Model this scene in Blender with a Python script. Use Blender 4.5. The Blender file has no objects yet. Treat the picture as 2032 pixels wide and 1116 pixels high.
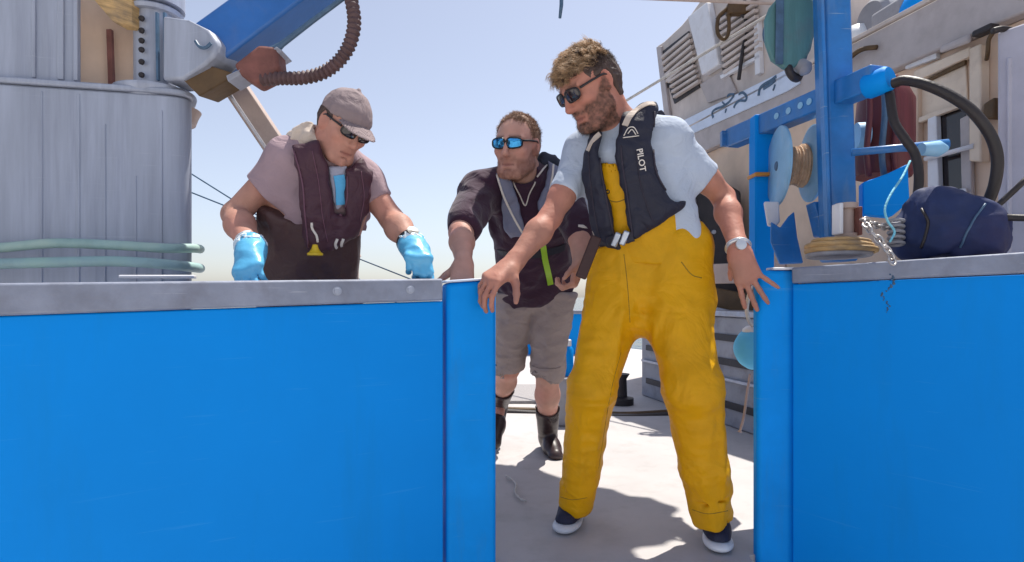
import bpy, bmesh, math, random
import numpy as np
from mathutils import Vector, Matrix
from mathutils.bvhtree import BVHTree
random.seed(7); RNG = np.random.default_rng(11)
scene = bpy.context.scene
COL = scene.collection

# ------------------------------------------------------------------ camera, sky, sun, exposure
FPX, CX, HY, CAMZ = 1150.0, 1016.0, 590.0, 0.85      # focal length in photo pixels, centre, horizon row, eye height above the deck
cam_d = bpy.data.cameras.new("camera"); cam = bpy.data.objects.new("camera", cam_d); COL.objects.link(cam)
cam.location = (0, 0, CAMZ); cam.rotation_euler = (math.radians(90), 0, 0)
cam_d.sensor_width = 36; cam_d.lens = FPX / 2032 * 36; cam_d.shift_y = (HY - 558) / 2032
cam_d.clip_start = 0.02; cam_d.clip_end = 6000
scene.camera = cam
SUN = Vector((0.4, 0.45, 1.5)).normalized()
w = bpy.data.worlds.new("World"); scene.world = w; w.use_nodes = True
nt = w.node_tree; bg = nt.nodes["Background"]
sky = nt.nodes.new("ShaderNodeTexSky"); sky.sky_type = 'NISHITA'; sky.sun_disc = False
sky.sun_elevation = math.asin(SUN.z); sky.sun_rotation = math.atan2(SUN.x, SUN.y)
sky.altitude = 0; sky.air_density = 1.0; sky.dust_density = 1.2; sky.ozone_density = 1.6
hs = nt.nodes.new("ShaderNodeHueSaturation"); hs.inputs["Saturation"].default_value = .62; nt.links.new(sky.outputs[0], hs.inputs["Color"])
tint = nt.nodes.new("ShaderNodeMix"); tint.data_type = 'RGBA'; tint.blend_type = 'MULTIPLY'; tint.inputs[0].default_value = 1; tint.inputs[7].default_value = (.735, .725, .755, 1)
nt.links.new(hs.outputs[0], tint.inputs[6]); nt.links.new(tint.outputs[2], bg.inputs[0]); bg.inputs[1].default_value = 0.15
sl = bpy.data.lights.new("sun", 'SUN'); sl.energy = 4.2; sl.angle = math.radians(0.5); sl.color = (1, .95, .86)
so = bpy.data.objects.new("sun", sl); COL.objects.link(so); so.rotation_euler = SUN.to_track_quat('Z', 'Y').to_euler()
scene.view_settings.view_transform = 'Standard'; scene.view_settings.look = 'None'
scene.view_settings.exposure = 0.62; scene.view_settings.gamma = 1.0
scene.render.film_transparent = False

# ------------------------------------------------------------------ helpers
def P(px, py, d):
    """world point seen at photo pixel (px, py), d metres in front of the lens"""
    return Vector(((px - CX) / FPX * d, d, CAMZ - (py - HY) / FPX * d))
def V(*a): return Vector(a)
def thing(name, label, cat, loc=(0, 0, 0), group=None):
    o = bpy.data.objects.new(name, None); COL.objects.link(o); o.location = loc
    o.empty_display_size = .1
    o['label'] = label; o['category'] = cat
    if group: o['group'] = group
    return o
def tag(o, label, cat, group=None):
    o['label'] = label; o['category'] = cat
    if group: o['group'] = group
    return o
def world_loc(o):
    v = Vector((0, 0, 0))
    while o: v += Vector(o.location); o = o.parent
    return v
def link(name, me, mat, parent=None, bevel=0, smooth=35, kind=None):
    if mat is not None:
        for m in (mat if isinstance(mat, (list, tuple)) else [mat]): me.materials.append(m)
    o = bpy.data.objects.new(name, me); COL.objects.link(o)
    if parent is not None:
        o.parent = parent
        if parent.type == 'EMPTY' or True:
            me.transform(Matrix.Translation(-world_loc(parent)))
    if smooth is not None:
        me.shade_smooth()
        if smooth < 170: me.set_sharp_from_angle(angle=math.radians(smooth))
    if bevel:
        b = o.modifiers.new("bevel", 'BEVEL'); b.width = bevel; b.segments = 2; b.limit_method = 'ANGLE'; b.angle_limit = math.radians(40)
        b.harden_normals = False
    if kind: o['kind'] = kind
    return o
def frame(z, xhint=(1, 0, 0)):
    z = Vector(z).normalized(); x = Vector(xhint) - Vector(xhint).dot(z) * z
    if x.length < 1e-4: x = Vector((0, 1, 0)) - z.y * z
    x.normalize(); y = z.cross(x)
    return x, y, z
class MB:
    def __init__(s): s.v = []; s.f = []
    def add(s, vs, fs):
        n = len(s.v); s.v += [tuple(v) for v in vs]; s.f += [tuple(i + n for i in f) for f in fs]; return s
    def box(s, c, size, ax=None, ay=None, az=None):
        ax = Vector(ax or (1, 0, 0)); ay = Vector(ay or (0, 1, 0)); az = Vector(az or (0, 0, 1)); c = Vector(c)
        h = [x / 2 for x in size]
        vs = [c + ax * (h[0] * i) + ay * (h[1] * j) + az * (h[2] * k) for i in (-1, 1) for j in (-1, 1) for k in (-1, 1)]
        return s.add(vs, [(0, 1, 3, 2), (4, 6, 7, 5), (0, 4, 5, 1), (2, 3, 7, 6), (0, 2, 6, 4), (1, 5, 7, 3)])
    def bar(s, a, b, wdt, hgt, up=(0, 0, 1)):
        """box beam from a to b, wdt across, hgt along up"""
        a = Vector(a); b = Vector(b); z = (b - a); L = z.length; z.normalize()
        u = Vector(up) - Vector(up).dot(z) * z; u.normalize(); x = u.cross(z)
        return s.box((a + b) / 2, (wdt, hgt, L), x, u, z)
    def prism(s, pts, off):
        """polygon pts (world) extruded by vector off"""
        n = len(pts); off = Vector(off); pts = [Vector(p) for p in pts]
        vs = pts + [p + off for p in pts]
        fs = [tuple(range(n - 1, -1, -1)), tuple(range(n, 2 * n))] + [(i, (i + 1) % n, n + (i + 1) % n, n + i) for i in range(n)]
        return s.add(vs, fs)
    def tube(s, pts, r, seg=12, closed=False, cap=True):
        pts = [Vector(p) for p in pts]; n = len(pts)
        rs = r if isinstance(r, (list, tuple, np.ndarray)) else [r] * n
        T = []
        for i in range(n):
            a = pts[(i - 1) % n] if (closed or i > 0) else pts[0]
            b = pts[(i + 1) % n] if (closed or i < n - 1) else pts[-1]
            t = b - a
            T.append(t.normalized() if t.length > 1e-9 else Vector((0, 0, 1)))
        x, y, _ = frame(T[0], (0, 0, 1) if abs(T[0].z) < .9 else (1, 0, 0))
        vs = []
        for i in range(n):
            x = x - x.dot(T[i]) * T[i]; x.normalize(); y = T[i].cross(x)
            for k in range(seg):
                a = 2 * math.pi * k / seg
                vs.append(pts[i] + x * (rs[i] * math.cos(a)) + y * (rs[i] * math.sin(a)))
        fs = []
        m = n if closed else n - 1
        for i in range(m):
            for k in range(seg):
                j = (i + 1) % n
                fs.append((i * seg + k, i * seg + (k + 1) % seg, j * seg + (k + 1) % seg, j * seg + k))
        if cap and not closed:
            fs.append(tuple(range(seg - 1, -1, -1))); fs.append(tuple((n - 1) * seg + k for k in range(seg)))
        return s.add(vs, fs)
    def cyl(s, a, b, r, r2=None, seg=24):
        return s.tube([a, b], [r, r if r2 is None else r2], seg)
    def lathe(s, base, axis, prof, seg=40):
        """prof: list of (height along axis, radius)"""
        base = Vector(base); x, y, z = frame(axis)
        vs = []; n = len(prof)
        for h, r in prof:
            for k in range(seg):
                a = 2 * math.pi * k / seg
                vs.append(base + z * h + x * (r * math.cos(a)) + y * (r * math.sin(a)))
        fs = [(i * seg + k, i * seg + (k + 1) % seg, (i + 1) * seg + (k + 1) % seg, (i + 1) * seg + k) for i in range(n - 1) for k in range(seg)]
        fs.append(tuple(range(seg - 1, -1, -1))); fs.append(tuple((n - 1) * seg + k for k in range(seg)))
        return s.add(vs, fs)
    def torus(s, c, n, R, r, seg=40, seg2=10, xh=(1, 0, 0), sx=1.0):
        c = Vector(c); x, y, z = frame(n, xh)
        pts = [c + x * (R * sx * math.cos(2 * math.pi * k / seg)) + y * (R * math.sin(2 * math.pi * k / seg)) for k in range(seg)]
        return s.tube(pts, r, seg2, closed=True)
    def mesh(s, name):
        me = bpy.data.meshes.new(name); me.from_pydata(s.v, [], s.f)
        bm = bmesh.new(); bm.from_mesh(me); bmesh.ops.recalc_face_normals(bm, faces=bm.faces); bm.to_mesh(me); bm.free()
        return me
    def build(s, name, mat, parent=None, bevel=0, smooth=35, kind=None):
        return link(name, s.mesh(name), mat, parent, bevel, smooth, kind)
def spline(pts, n=8):
    """Catmull-Rom through pts"""
    pts = [Vector(p) for p in pts]; out = []
    q = [pts[0] * 2 - pts[1]] + pts + [pts[-1] * 2 - pts[-2]]
    for i in range(1, len(q) - 2):
        for k in range(n):
            t = k / n
            a, b, c, d = q[i - 1], q[i], q[i + 1], q[i + 2]
            out.append(.5 * ((2 * b) + (c - a) * t + (2 * a - 5 * b + 4 * c - d) * t * t + (3 * b - a - 3 * c + d) * t ** 3))
    out.append(pts[-1]); return out

# ------------------------------------------------------------------ materials
def lin(c):
    return tuple((x / 12.92 if x <= .04045 else ((x + .055) / 1.055) ** 2.4) for x in [v / 255 for v in c])
def material(name, col, rough=.5, metal=0.0, var=.12, scale=6, bump=0.0, bscale=60, stretch=None, dirt=None, dirt_amt=.5, dirt_scale=5, dirt_stretch=None,
             coat=0, spec=.5, trans=0, attr=None, sss=0, bdist=.01, sheen=0, fold=0, fscale=16):
    m = bpy.data.materials.new(name); m.use_nodes = True; t = m.node_tree; N = t.nodes; L = t.links
    b = N["Principled BSDF"]; b.inputs["Roughness"].default_value = rough; b.inputs["Metallic"].default_value = metal
    b.inputs["Specular IOR Level"].default_value = spec
    if coat: b.inputs["Coat Weight"].default_value = coat; b.inputs["Coat Roughness"].default_value = .15
    if sheen: b.inputs["Sheen Weight"].default_value = sheen; b.inputs["Sheen Roughness"].default_value = .5
    if sss:
        b.inputs["Subsurface Weight"].default_value = sss; b.inputs["Subsurface Radius"].default_value = (.012, .005, .003); b.inputs["Subsurface Scale"].default_value = 1.0
    tc = N.new("ShaderNodeTexCoord"); mp = N.new("ShaderNodeMapping"); L.new(tc.outputs["Object"], mp.inputs[0])
    if stretch: mp.inputs["Scale"].default_value = stretch
    n1 = N.new("ShaderNodeTexNoise"); n1.inputs["Scale"].default_value = scale; n1.inputs["Detail"].default_value = 6; n1.inputs["Roughness"].default_value = .6
    L.new(mp.outputs[0], n1.inputs[0])
    r = N.new("ShaderNodeMapRange"); r.inputs[1].default_value = .25; r.inputs[2].default_value = .75; r.inputs[3].default_value = 1 - var; r.inputs[4].default_value = 1 + var
    L.new(n1.outputs[0], r.inputs[0])
    mul = N.new("ShaderNodeMix"); mul.data_type = 'RGBA'; mul.blend_type = 'MULTIPLY'; mul.inputs[0].default_value = 1
    if attr:
        at = N.new("ShaderNodeAttribute"); at.attribute_name = attr; L.new(at.outputs["Color"], mul.inputs[6])
    else: mul.inputs[6].default_value = (*col, 1)
    L.new(r.outputs[0], mul.inputs[7])
    out = mul.outputs[2]
    if dirt:
        mp2 = N.new("ShaderNodeMapping"); L.new(tc.outputs["Object"], mp2.inputs[0])
        if dirt_stretch: mp2.inputs["Scale"].default_value = dirt_stretch
        n2 = N.new("ShaderNodeTexNoise"); n2.inputs["Scale"].default_value = dirt_scale; n2.inputs["Detail"].default_value = 8; n2.inputs["Roughness"].default_value = .65
        L.new(mp2.outputs[0], n2.inputs[0])
        r2 = N.new("ShaderNodeMapRange"); r2.inputs[1].default_value = .5; r2.inputs[2].default_value = .72; r2.inputs[3].default_value = 0; r2.inputs[4].default_value = dirt_amt
        L.new(n2.outputs[0], r2.inputs[0])
        mx = N.new("ShaderNodeMix"); mx.data_type = 'RGBA'; L.new(r2.outputs[0], mx.inputs[0]); L.new(out, mx.inputs[6]); mx.inputs[7].default_value = (*dirt, 1)
        out = mx.outputs[2]
        rr = N.new("ShaderNodeMapRange"); rr.inputs[3].default_value = rough; rr.inputs[4].default_value = min(1, rough + .25); L.new(r2.outputs[0], rr.inputs[0]); L.new(rr.outputs[0], b.inputs["Roughness"])
    L.new(out, b.inputs["Base Color"])
    if bump:
        n3 = N.new("ShaderNodeTexNoise"); n3.inputs["Scale"].default_value = bscale; n3.inputs["Detail"].default_value = 4; L.new(mp.outputs[0], n3.inputs[0])
        bp = N.new("ShaderNodeBump"); bp.inputs["Strength"].default_value = bump; bp.inputs["Distance"].default_value = bdist; L.new(n3.outputs[0], bp.inputs["Height"])
        L.new(bp.outputs[0], b.inputs["Normal"])
        if fold:
            n4 = N.new("ShaderNodeTexNoise"); n4.inputs["Scale"].default_value = fscale; n4.inputs["Detail"].default_value = 3; n4.inputs["Distortion"].default_value = 1.2; L.new(tc.outputs["Object"], n4.inputs[0])
            b2 = N.new("ShaderNodeBump"); b2.inputs["Strength"].default_value = fold; b2.inputs["Distance"].default_value = .02; L.new(n4.outputs[0], b2.inputs["Height"]); L.new(b2.outputs[0], bp.inputs["Normal"])
    if trans:
        tr = N.new("ShaderNodeBsdfTranslucent"); ms = N.new("ShaderNodeMixShader"); ms.inputs[0].default_value = trans
        L.new(out, tr.inputs[0]); L.new(b.outputs[0], ms.inputs[1]); L.new(tr.outputs[0], ms.inputs[2]); L.new(ms.outputs[0], N["Material Output"].inputs[0])
    return m
M = {}
M['hull_blue'] = material('hull_blue', (.0003, .27, .8), .55, spec=.12, var=.05, scale=2.2, bump=.06, bscale=7, bdist=.02, dirt=(.01, .22, .55), dirt_amt=.4, dirt_scale=2.0, dirt_stretch=(2.2, 2.2, .35))
M['jamb_blue'] = material('jamb_blue', (.001, .28, .8), .55, spec=.12, var=.1, scale=5, dirt=(.05, .2, .4), dirt_amt=.4, dirt_scale=6, dirt_stretch=(2, 2, .3), bump=.08, bscale=25)
M['davit_blue'] = material('davit_blue', (.012, .16, .47), .42, var=.22, scale=9, dirt=(.16, .25, .36), dirt_amt=.55, dirt_scale=9, dirt_stretch=(1, 1, .25), bump=.12, bscale=45, coat=.2)
M['boom_blue'] = material('boom_blue', (.03, .15, .45), .45, var=.15, scale=7, bump=.08, bscale=40, dirt=(.2, .22, .3), dirt_amt=.3)
M['alu'] = material('alu', (.37, .4, .48), .55, metal=.15, var=.2, scale=7, stretch=(3, 3, .22), dirt=(.22, .24, .31), dirt_amt=.5, dirt_scale=8, dirt_stretch=(2.6, 2.6, .13), bump=.08, bscale=20)
M['alu_cap'] = material('alu_cap', (.25, .275, .35), .6, metal=.1, var=.25, scale=8, dirt=(.2, .2, .24), dirt_amt=.6, dirt_scale=12, bump=.2, bscale=50)
M['hose_brown'] = material('hose_brown', (.1, .055, .055), .65, var=.3, scale=14, bump=.3, bscale=70)
M['locker'] = material('locker', (.5, .48, .54), .5, var=.15, scale=5, dirt=(.36, .34, .38), dirt_amt=.5, dirt_scale=4, dirt_stretch=(2, 2, .3))
M['steel'] = material('steel', (.42, .43, .48), .4, metal=.55, var=.2, scale=12, dirt=(.25, .2, .17), dirt_amt=.45, dirt_scale=10, bump=.1, bscale=60)
M['grey_paint'] = material('grey_paint', (.3, .3, .33), .6, var=.2, scale=5, dirt=(.14, .12, .12), dirt_amt=.6, dirt_scale=6, bump=.1)
M['beige'] = material('beige', (.72, .53, .39), .55, var=.14, scale=3.5, dirt=(.4, .24, .15), dirt_amt=.4, dirt_scale=3, dirt_stretch=(1, 1, .4), bump=.1, bscale=16)
M['cream'] = material('cream', (.72, .59, .46), .5, var=.12, scale=6, dirt=(.38, .27, .2), dirt_amt=.45, dirt_scale=8, bump=.06)
M['casing'] = material('casing', (.6, .52, .47), .55, var=.14, scale=4, dirt=(.42, .35, .32), dirt_amt=.5, dirt_scale=5, dirt_stretch=(1, 1, .4), bump=.05)
M['white'] = material('white', (.74, .74, .77), .45, var=.08, scale=6, dirt=(.5, .45, .42), dirt_amt=.4, dirt_scale=9)
M['board'] = material('board', (.62, .7, .84), .45, var=.08, scale=6, dirt=(.45, .5, .6), dirt_amt=.4)
M['slate'] = material('slate', (.06, .12, .2), .5, var=.3, scale=30)
M['fascia'] = material('fascia', (.47, .42, .41), .6, var=.16, scale=5, dirt=(.33, .28, .27), dirt_amt=.5, dirt_scale=6, bump=.06)
M['dark'] = material('dark', (.025, .02, .022), .55, var=.4, scale=12, bump=.15, bscale=50)
M['glass'] = material('glass', (.02, .014, .016), .12, var=.4, scale=5, spec=.7)
M['rubber'] = material('rubber', (.022, .016, .016), .5, var=.3, scale=20, bump=.15, bscale=90)
M['rust'] = material('rust', (.2, .075, .06), .7, var=.3, scale=14, bump=.3, bscale=70, dirt=(.08, .035, .03), dirt_amt=.6, dirt_scale=10)
M['maroon'] = material('maroon', (.13, .022, .026), .5, var=.3, scale=8, bump=.15, bscale=40, stretch=(3, 3, .4))
M['umber'] = material('umber', (.1, .055, .02), .6, var=.35, scale=10, bump=.2)
M['strut'] = material('strut', (.5, .39, .34), .6, var=.2, scale=8, stretch=(1, 1, .4), dirt=(.22, .17, .15), dirt_amt=.5, bump=.1)
M['teal_hose'] = material('teal_hose', (.32, .48, .48), .5, var=.25, scale=10, dirt=(.25, .4, .2), dirt_amt=.4, dirt_scale=5)
M['reel'] = material('reel', (.24, .48, .7), .5, var=.16, scale=8, dirt=(.4, .55, .68), dirt_amt=.6, dirt_scale=12, bump=.1)
M['line'] = material('line', (.55, .37, .24), .8, var=.3, scale=30, bump=.5, bscale=120)
M['block_green'] = material('block_green', (.09, .22, .23), .5, var=.25, scale=8, stretch=(2, 2, .35), dirt=(.13, .17, .2), dirt_amt=.6, dirt_scale=9, bump=.15)
M['tan'] = material('tan', (.52, .33, .14), .7, var=.5, scale=15, dirt=(.2,.17,.15), dirt_amt=.8, dirt_scale=6, stretch=(1, 1, 6), bump=.4, bscale=60)
M['tarp'] = material('tarp', (.011, .024, .095), .7, var=.35, scale=7, bump=.35, bscale=14, bdist=.02, dirt=(.045, .02, .03), dirt_amt=.55, dirt_scale=2.5)
M['chain'] = material('chain', (.5, .47, .45), .35, metal=.7, var=.3, scale=40, dirt=(.2, .1, .07), dirt_amt=.6, dirt_scale=40)
M['rope_white'] = material('rope_white', (.6, .57, .53), .8, var=.2, scale=40, bump=.5, bscale=140)
M['hose_green'] = material('hose_green', (.34, .5, .46), .55, var=.25, scale=10, dirt=(.4, .42, .3), dirt_amt=.4, dirt_scale=5)
M['rope_teal'] = material('rope_teal', (.2, .55, .68), .7, var=.25, scale=40, bump=.5, bscale=140)
M['orange'] = material('orange', (.6, .24, .03), .5)
M['buoy'] = material('buoy', (.13, .6, .98), .6, var=.1, scale=10, bump=.06, spec=.2)
M['white_plastic'] = material('white_plastic', (.78, .8, .82), .4, var=.06, scale=10)
M['mat_mesh'] = material('mat_mesh', (.33, .31, .31), .8, var=.4, scale=40, stretch=(4, 1, 1), bump=.6, bscale=80)
M['buckle'] = material('buckle', (.45, .5, .58), .3, metal=.7, var=.2, scale=30)
# deck: pale non-slip paint with scuffs; sea: rippled dark water
M['deck'] = material('deck', (.45, .425, .42), .7, var=.1, scale=2.5, bump=.25, bscale=240, bdist=.002, dirt=(.36, .34, .33), dirt_amt=.6, dirt_scale=7)
M['bounce_ground'] = material('bounce_ground', (.56, .53, .5), .8, var=.15, scale=1.5, bump=.3, bscale=40, dirt=(.4, .37, .34), dirt_amt=.5, dirt_scale=2)
def scratch(m, col, amt=.3):
    """fine horizontal and slanting scuffs worn into a painted surface"""
    t = m.node_tree; N = t.nodes; L = t.links; b = N["Principled BSDF"]; src = b.inputs["Base Color"].links[0].from_socket
    tc = N.new("ShaderNodeTexCoord"); acc = None
    for rot, st, sc, lo in ((.06, (1.2, 1.2, 34), 3.2, .665), (1.2, (1.5, 1.5, 28), 4.1, .69)):
        mp = N.new("ShaderNodeMapping"); mp.inputs["Scale"].default_value = st; mp.inputs["Rotation"].default_value = (0, rot, 0); L.new(tc.outputs["Object"], mp.inputs[0])
        n = N.new("ShaderNodeTexNoise"); n.inputs["Scale"].default_value = sc; n.inputs["Detail"].default_value = 5; L.new(mp.outputs[0], n.inputs[0])
        r = N.new("ShaderNodeMapRange"); r.inputs[1].default_value = lo; r.inputs[2].default_value = lo + .05; r.inputs[3].default_value = 0; r.inputs[4].default_value = amt; L.new(n.outputs[0], r.inputs[0])
        mx = N.new("ShaderNodeMix"); mx.data_type = 'RGBA'; L.new(r.outputs[0], mx.inputs[0]); L.new(src, mx.inputs[6]); mx.inputs[7].default_value = (*col, 1); src = mx.outputs[2]
    L.new(src, b.inputs["Base Color"])
scratch(M['hull_blue'], (.06, .38, .85), .2); scratch(M['jamb_blue'], (.1, .36, .7), .3); scratch(M['davit_blue'], (.3, .4, .5), .5); scratch(M['alu'], (.56, .58, .62), .2); scratch(M['alu_cap'], (.5, .52, .58), .5)
def sea_material():
    m = material('sea', (.01, .045, .07), .08, var=.2, scale=.05); t = m.node_tree; N = t.nodes; L = t.links
    tc = N.new("ShaderNodeTexCoord"); n = N.new("ShaderNodeTexNoise"); n.inputs["Scale"].default_value = .6; n.inputs["Detail"].default_value = 8
    L.new(tc.outputs["Object"], n.inputs[0]); b = N.new("ShaderNodeBump"); b.inputs["Strength"].default_value = .6; b.inputs["Distance"].default_value = .5
    L.new(n.outputs[0], b.inputs["Height"]); L.new(b.outputs[0], N["Principled BSDF"].inputs["Normal"]); return m
M['sea'] = sea_material()
# ================================================================== setting
MB().add([(-3000, -3000, -1.3), (3000, -3000, -1.3), (3000, 3000, -1.3), (-3000, 3000, -1.3)], [(0, 1, 2, 3)]).build('sea', M['sea'], kind='structure')
MB().prism([(-2.6, 1.06, 0), (-1.5, 1.06, 0), (-.2, 1.79, 0), (-.05, 1.82, 0), (.77, 1.84, 0), (.78, 1.91, 0), (.94, 1.91, 0), (1.46, 1.24, 0), (2.3, 1.24, 0), (2.3, 9, 0), (.6, 12, 0), (-1.6, 12, 0), (-2.6, 8, 0)], (0, 0, -.1)).build('deck', M['deck'], kind='structure')
MB().prism([(-60, -40, -.42), (60, -40, -.42), (60, .95, -.42), (-60, .95, -.42)], (0, 0, -1.6)).build('bounce_ground', M['bounce_ground'], kind='structure')  # unseen pale ground added behind the camera to bounce sunlight forward
# ================================================================== stern bulwark, both sides of the gate
UP = V(0, 0, 1)
LA, LB = P(0, 0, 1.24), P(884, 0, 1.75)
def on(a, b, t): return Vector((a.x + (b.x - a.x) * t, a.y + (b.y - a.y) * t, 0))
def zed(py, d): return CAMZ - (py - HY) / FPX * d
def slab(mb, a, b, za0, za1, zb0, zb1, back, th):
    """upright slab between plan points a and b; z ranges at each end; shifted back along the plan normal"""
    d = (b - a); d.z = 0; d.normalize(); n = Vector((-d.y, d.x, 0))
    if n.y < 0: n = -n
    pts = []
    A = Vector((a.x, a.y, 0)) + n * back; B = Vector((b.x, b.y, 0)) + n * back
    mb.prism([A + UP * za0, B + UP * zb0, B + UP * zb1, A + UP * za1], n * th); return n
La = on(LA, LB, -.45); t0 = -.45
zb = lambda t: .811 + .029 * t; zt = lambda t: .880 + .026 * t
lb = thing('stern_bulwark', 'wide blue steel bulwark with grey aluminium cap, left of the open gate', 'bulwark', (La.x, La.y, 0))
m = MB(); nL = slab(m, La, on(LA, LB, .998), -.9, zb(-.45) - .002, -.9, zb(1) - .002, .012, .05); m.build('panel', M['hull_blue'], lb, .004)
m = MB(); slab(m, La, on(LA, LB, .993), zb(-.45), zt(-.45), zb(1), zt(1), 0, .13); cap = m.build('cap_rail', M['alu_cap'], lb, .006)
for px, py in ((669, 578), (814, 575)):
    dd = 1.6 if px < 700 else 1.7
    Xp = (px - CX) / FPX
    t = (Xp * LA.y - LA.x) / ((LB.x - LA.x) - Xp * (LB.y - LA.y)); c = on(LA, LB, t); c.z = zed(py, c.y)
    MB().lathe(c + nL * .002, -nL, [(0, .012), (.004, .0125), (.004, .009), (.008, .008), (.0085, .0)], 14).build('bolt', M['alu'], lb if False else cap)
# gate post of the left panel: box section set back
J0, J1 = P(886, 0, 1.765), P(986, 0, 1.815)
m = MB(); nJ = slab(m, J0, J1, -.9, .893, -.9, .905, 0, .085); post = m.build('gate_post', M['jamb_blue'], lb, .014)
m = MB(); slab(m, on(J0, J1, -.02), on(J0, J1, 1.01), .8935, .901, .9055, .913, -.004, .093); m.build('rim', M['board'], post, .003)
# right bulwark
RA, RB = P(1570, 0, 1.86), P(2032, 0, 1.4)
Rb = on(RA, RB, 1.5)
rb = thing('stern_bulwark', 'blue steel bulwark with scuffed grey cap, right of the open gate', 'bulwark', (Rb.x, Rb.y, 0))
m = MB(); nR = slab(m, on(RA, RB, -.004), Rb, -.9, .892, -.9, .913 , .012, .05); pnl = m.build('panel', M['hull_blue'], rb, .004)
m = MB(); slab(m, RA, Rb, .894, .945, .915, .966, 0, .17); m.build('cap_rail', M['alu_cap'], rb, .006)
K0, K1 = P(1504, 0, 1.887), P(1588, 0, 1.885)
m = MB(); slab(m, K0, K1, -.9, .938, -.9, .938, 0, .05); post2 = m.build('gate_post', M['jamb_blue'], rb, .014)
m = MB(); slab(m, on(K0, K1, .35), on(K0, K1, 1.0), .9385, .947, .9385, .947, -.004, .058); m.build('rim', M['white'], post2, .003)  # white strip puts the sunlit top edge into the colour
# weathered drip mark under the chain: thin raised scab of tar and rust
m = MB()
for i in range(26):
    u = i / 25; px = 1768 - 20 * u + 9 * math.sin(u * 9) + random.uniform(-4, 4); py = 545 + 75 * u
    Xp = (px - CX) / FPX; t = (Xp * RA.y - RA.x) / ((RB.x - RA.x) - Xp * (RB.y - RA.y)); c = on(RA, RB, t); c.z = zed(py, c.y)
    sz = random.uniform(.0025, .006) * (1 - .5 * u)
    back = .0 if c.z > .9 else .012
    m.lathe(c + nR * (back + .001), -nR, [(0, sz), (.0015, sz * .9), (.003, sz * .4)], 7)
m.build('drip_stain', M['slate'], pnl)
# far bulwark closing the deck ahead
fb = thing('far_bulwark', 'low blue bulwark with pale rail at the far end of the deck behind the men', 'bulwark', (0, 8.6, 0))
m = MB(); m.box((-.6, 8.6, .3), (3.6, .06, .6)); m.build('panel', M['hull_blue'], fb, .005)
m = MB(); m.box((-.6, 8.6, .63), (3.7, .16, .05)); m.build('cap_rail', M['alu_cap'], fb, .005)
pb = thing('side_bulwark', 'long blue side bulwark behind the man in the cap', 'bulwark', (-2.6, 5, 0))
m = MB(); m.bar((-2.6, 2.9, .3), (-2.6, 8.5, .3), .06, .6); m.build('panel', M['hull_blue'], pb, .005)
m = MB(); m.bar((-2.6, 2.9, .63), (-2.6, 8.5, .63), .16, .05); m.build('cap_rail', M['alu_cap'], pb, .005)

# ================================================================== crane pedestal, left
F0, F1 = P(-420, 0, 1.86), P(336, 0, 2.1)
ped = thing('crane_pedestal', 'big grey aluminium crane pedestal with streaked sides standing at the left edge', 'crane', (F0.x, F0.y, 0))
zr = 1.585
fd_ = (F1 - F0); fd_.z = 0; fd_.normalize(); fn_ = Vector((-fd_.y, fd_.x, 0))
SIDE = V(-.78, .62, 0).normalized()
def plan(a, b, depth, r, n=8):
    """rounded plan outline: front from a to b, sides running back along SIDE"""
    a = Vector((a.x, a.y, 0)); b = Vector((b.x, b.y, 0)); cs = [a, b, b + SIDE * depth, a + SIDE * depth]; out = []
    for q in range(4):
        p0, c, p1 = cs[q - 1], cs[q], cs[(q + 1) % 4]; u = c + (p0 - c).normalized() * r; v = c + (p1 - c).normalized() * r
        for k in range(n + 1):
            t = k / n; out.append(u * (1 - t) ** 2 + c * (2 * t * (1 - t)) + v * t * t)
    return out
b1 = Vector((F1.x, F1.y, 0)) + fd_ * .12
m = MB(); m.prism(plan(F0, b1, 1.0, .16), UP * (zr - .002)); drum = m.build('drum', M['alu'], ped, .008)
m = MB(); m.prism([p for p in plan(F0 - fn_ * .012, b1 + fd_ * .012 - fn_ * .012, 1.02, .165)], UP * .02)
rimo = m.build('rim', M['alu'], ped, .005); rimo.location.z += zr
for px, w_, zt_ in ((62, .014, zr - .02), (138, .022, zr - .02), (196, .01, zr - .12), (262, .012, zr - .3), (318, .016, zr - .06)):
    c = on(F0, F1, (px + 420) / 756); m = MB(); m.bar(c + UP * .9 + fn_ * .002, c + UP * zt_ + fn_ * .003, w_ * .6, .01, fn_); m.build('weld_seam', M['alu'], drum, .003)
# upper column flush with the front, left of the recess
c1_ = on(F0, F1, (146 + 420) / 756)
m = MB(); m.prism([p + UP * (zr + .021) for p in plan(F0 + fn_ * .02, c1_ + fn_ * .02, .6, .06)], UP * 1.6); colm = m.build('column', M['alu'], ped)
for px, w_ in ((40, .012), (96, .02), (128, .014)):
    c = on(F0, F1, (px + 420) / 756) + fn_ * .018; m = MB(); m.bar(c + UP * (zr + .03), c + UP * 3.1, w_, .012, fn_); m.build('column_rib', M['alu'], ped, .003)
# recess plates behind the knuckle
q = [P(140, 172, 2.12), P(275, 188, 2.25), P(275, 0, 2.25), P(140, -20, 2.12)]
m = MB(); m.prism(q, V(-.03, .05, 0)); m.build('recess_plate', M['beige'], ped, .004)  # warm bounce light of the recess put into the beige
m = MB(); m.bar(P(222, 176, 2.17), P(218, 60, 2.17), .018, .014, (0, -1, 0)); m.build('rod', M['rust'], ped)
m = MB(); m.prism([P(160, -30, 2.0), P(262, -30, 2.1), P(262, 50, 2.1), P(225, 45, 2.05)], V(.01, .06, .0)); m.build('gusset', M['tan'], ped, .004)
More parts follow.
